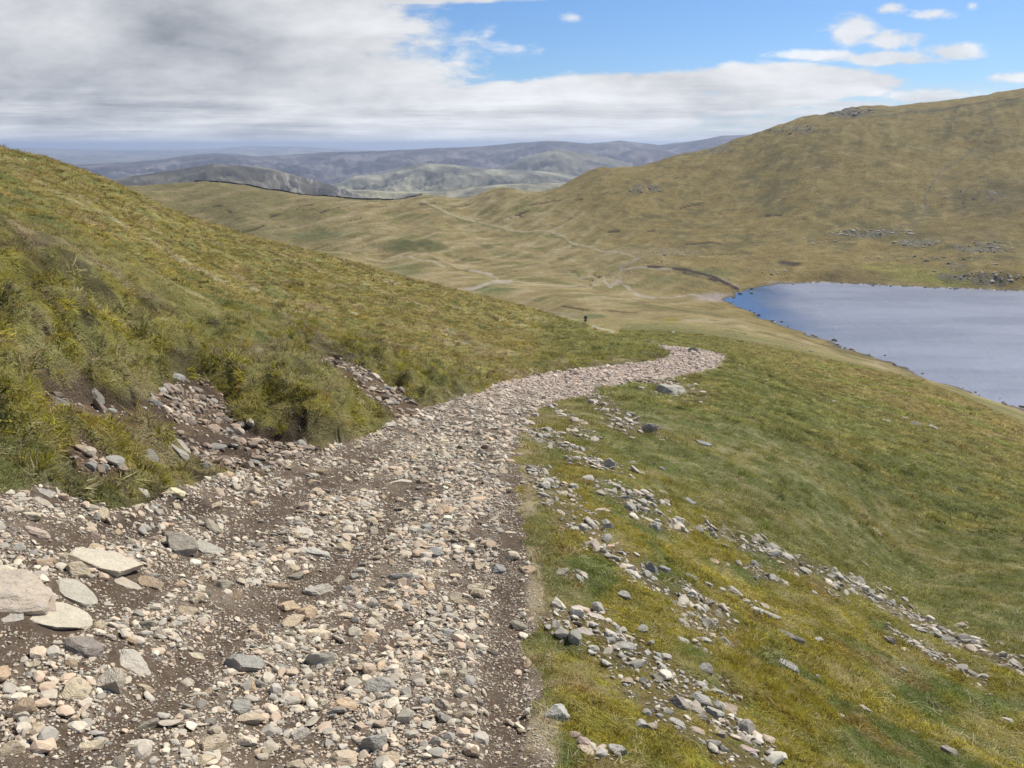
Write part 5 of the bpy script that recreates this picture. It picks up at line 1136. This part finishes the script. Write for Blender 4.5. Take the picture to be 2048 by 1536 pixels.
# ------------------------------------------------------------------ grass
def mat_grass():
    m, t, b, out = mat_new('grass_blades')
    a = t.new('ShaderNodeAttribute', attribute_name='col'); a.attribute_type = 'INSTANCER'
    bc = t.new('ShaderNodeAttribute', attribute_name='shade')
    c = hsv(t, a.outputs['Color'], t.m('ADD', .62, t.m('MULTIPLY', bc.outputs['Fac'], .76)))
    t.l.new(c, b.inputs['Base Color']); b.inputs['Roughness'].default_value = .7
    tr = t.new('ShaderNodeBsdfTranslucent'); t.l.new(c, tr.inputs[0]); mx_ = t.new('ShaderNodeMixShader'); mx_.inputs[0].default_value = .34
    t.l.new(b.outputs[0], mx_.inputs[1]); t.l.new(tr.outputs[0], mx_.inputs[2]); t.l.new(mx_.outputs[0], out.inputs[0])
    return m
M_grass = mat_grass()
def tuft_mesh(seed, nb, spread, lean, hvar, width, seg=2, droop=.3):
    r = np.random.default_rng(seed); V_ = []; T = []; S_ = []
    for k in range(nb):
        a = r.uniform(0, 6.283); rad = spread*math.sqrt(r.random()); bx, by = rad*math.cos(a), rad*math.sin(a)
        la = a+r.normal(0, .9); ln = abs(r.normal(lean, lean*.5)); h = r.uniform(1-hvar, 1); w_ = width*r.uniform(.7, 1.3)
        f = r.uniform(0, 6.283); fx, fy = math.cos(f)*w_, math.sin(f)*w_; sh = r.random(); b0 = len(V_)
        for i in range(seg):
            u = i/seg; zz = h*(u-droop*u*u*min(ln, 1.6)*.5); ox, oy = math.cos(la)*ln*u*u*h, math.sin(la)*ln*u*u*h
            ww = 1-u*.45
            V_ += [(bx+ox-fx*ww, by+oy-fy*ww, zz-.08), (bx+ox+fx*ww, by+oy+fy*ww, zz-.08)]; S_ += [sh, sh]
        V_.append((bx+math.cos(la)*ln*h, by+math.sin(la)*ln*h, h*(1-droop*min(ln, 1.6)*.5))); S_.append(sh)
        for i in range(seg-1):
            p = b0+2*i; T += [(p, p+1, p+3), (p, p+3, p+2)]
        p = b0+2*(seg-1); T.append((p, p+1, p+2))
    me = mesh_np('tuft', np.array(V_), np.array(T), M_grass, False)
    at = me.attributes.new('shade', 'FLOAT', 'POINT'); at.data.foreach_set('value', np.array(S_, np.float32))
    return me
# 0-3 fresh short tufts, 4-6 bent straw, 7-9 mossy cushions, 10-13 dense far tussocks
TUFTS = [tuft_mesh(400+i, 34, .8, .45, .6, .030) for i in range(4)] + [tuft_mesh(410+i, 30, .6, 1.15, .5, .024, 3, .7) for i in range(3)] + \
        [tuft_mesh(420+i, 60, 1.0, .35, .5, .045) for i in range(3)] + [tuft_mesh(430+i, 46, .9, .8, .6, .05) for i in range(4)]
tc_ = hidden_coll('tuft', TUFTS)
gsp = [grass_w.astype(np.float32), scree_w.astype(np.float32), straw.astype(np.float32), peat.astype(np.float32), path_w.astype(np.float32), np.clip(dirt, 0, 1)]
accg = []
tall = sstep(-.1, .45, fbm(X2/1.3, Y2/1.3, 3, 321)).astype(np.float32)
rush = on(NEAR & (R2 < 30), lambda x, y: sstep(40, 0, seg_dist(x, y, [(470,700),(560,760),(640,800),(720,830)], False, [8, 40, 46, 20])), 0)
for r0, r1, dens, rad, hh in [(1.4, 4.6, 700, .042, .034), (4.6, 9, 360, .066, .036), (9, 18, 110, .10, .058), (18, 38, 30, .165, .095), (38, 75, 7.5, .30, .18), (75, 150, 2.0, .52, .30)]:
    P_, nn, cc_, r, px, py = scatter(r0, r1, dens, gsp, lambda g, s_, w_, k, p, d: np.clip(np.clip(g, 0, 1)*np.clip(1-s_*.80, 0, 1)*(1-.6*k) + .25*w_, 0, 1)*np.clip(1-p*1.02+w_*.35, 0, 1))
    n_ = len(P_); tl, ru, ms = lookup(np.arctan2(P_[:, 0], P_[:, 1]), np.log(r), [tall, rush.astype(np.float32), on(FRONT & (R2 < 40), lambda x, y: sstep(1000, 1150, x), 0)])
    s = rad*RNG.uniform(.6, 1.35, n_); h = hh*np.clip(RNG.lognormal(-.25, .45, n_), .25, 1.5)*(.6+.8*tl)*(1+1.2*ru)
    ix = RNG.integers(0, 4, n_); u = RNG.random(n_)
    strawy = cc_[:, 0] > 1.25*cc_[:, 1]; ix = np.where(u < .22+.3*strawy+.5*ru, 4+RNG.integers(0, 3, n_), ix)
    yel = (cc_[:, 2] < .22*cc_[:, 0]); ix = np.where(yel & (u > .45), 7+RNG.integers(0, 3, n_), ix); h = np.where(yel & (u > .45), h*.55, h)
    if r0 >= 18: ix = np.where(u < .7, 10+RNG.integers(0, 4, n_), ix)
    c = cc_*np.clip(1+RNG.normal(0, .33, (n_, 1)), .35, 1.9)*(np.array([1.66, 1.44, 1.57])+np.array([.20, .28, -.04])*sstep(-.06, .22, np.arctan2(P_[:, 0], P_[:, 1]))[:, None])
    dry = (ix >= 4) & (ix < 7); c = np.where(dry[:, None], c*.35+np.array([.56, .48, .27])*.65*(1+RNG.normal(0, .2, (n_, 1))), c)
    grn = (ix < 4) & (u > .72); c = np.where(grn[:, None], c*.65+np.array([.17, .22, .05])*.35, c)
    up = nn*.35 + np.array([0, 0, .65])
    accg.append((P_, euler_from(up, RNG.uniform(0, 6.28, n_), RNG.normal(0, .12, (n_, 3))), np.stack([s, s, h], 1), ix, np.clip(c, .02, .7)))
    print('grass', r0, n_)
bankm = (LEFT*sstep(.95, .15, edge_d/pr)*sstep(-.05*pr, .10*pr, edge_d)*(1-path_w)*(1-bare_w)).astype(np.float32)
for r0, r1, dens, rad, hh in [(4.5, 9, 60, .10, .085), (9, 18, 24, .14, .11), (18, 50, 3, .25, .2)]:
    P_, nn, cc_, r, px, py = scatter(r0, r1, dens, [bankm], lambda b: b*.9)
    n_ = len(P_); s = rad*RNG.uniform(.6, 1.4, n_); h = hh*RNG.uniform(.6, 1.3, n_)
    ix = np.where(RNG.random(n_) < .55, 10+RNG.integers(0, 4, n_), 4+RNG.integers(0, 3, n_))
    base_ = np.array([[.34, .29, .12], [.44, .37, .20], [.27, .25, .08], [.42, .36, .05], [.36, .32, .04]])[RNG.integers(0, 5, n_)]
    c = base_*np.clip(1+RNG.normal(0, .25, (n_, 1)), .4, 1.7)
    out_ = nn.copy(); out_[:, 2] *= .55; out_ /= np.linalg.norm(out_, axis=1, keepdims=True)
    accg.append((P_, euler_from(out_, RNG.uniform(0, 6.28, n_), RNG.normal(0, .2, (n_, 3))), np.stack([s, s, h], 1), ix, np.clip(c, .02, .7)))
    print('bank tussocks', n_)
catg = [np.concatenate([a[k] for a in accg]) for k in range(5)]
nL = catg[0][:, 0] < .02*catg[0][:, 1]
for nm, sel, lb in (('grass', nL, 'olive and straw coloured moorland grass with moss on the left slope'), ('grass', ~nL, 'short green and mossy yellow grass on the slope down to the lake')):
    o = instances(nm, tc_, *[a[sel] for a in catg]); tag(o, lb, 'grass', kind='stuff')
print('grass ok')


print('all done', len(COL.objects))
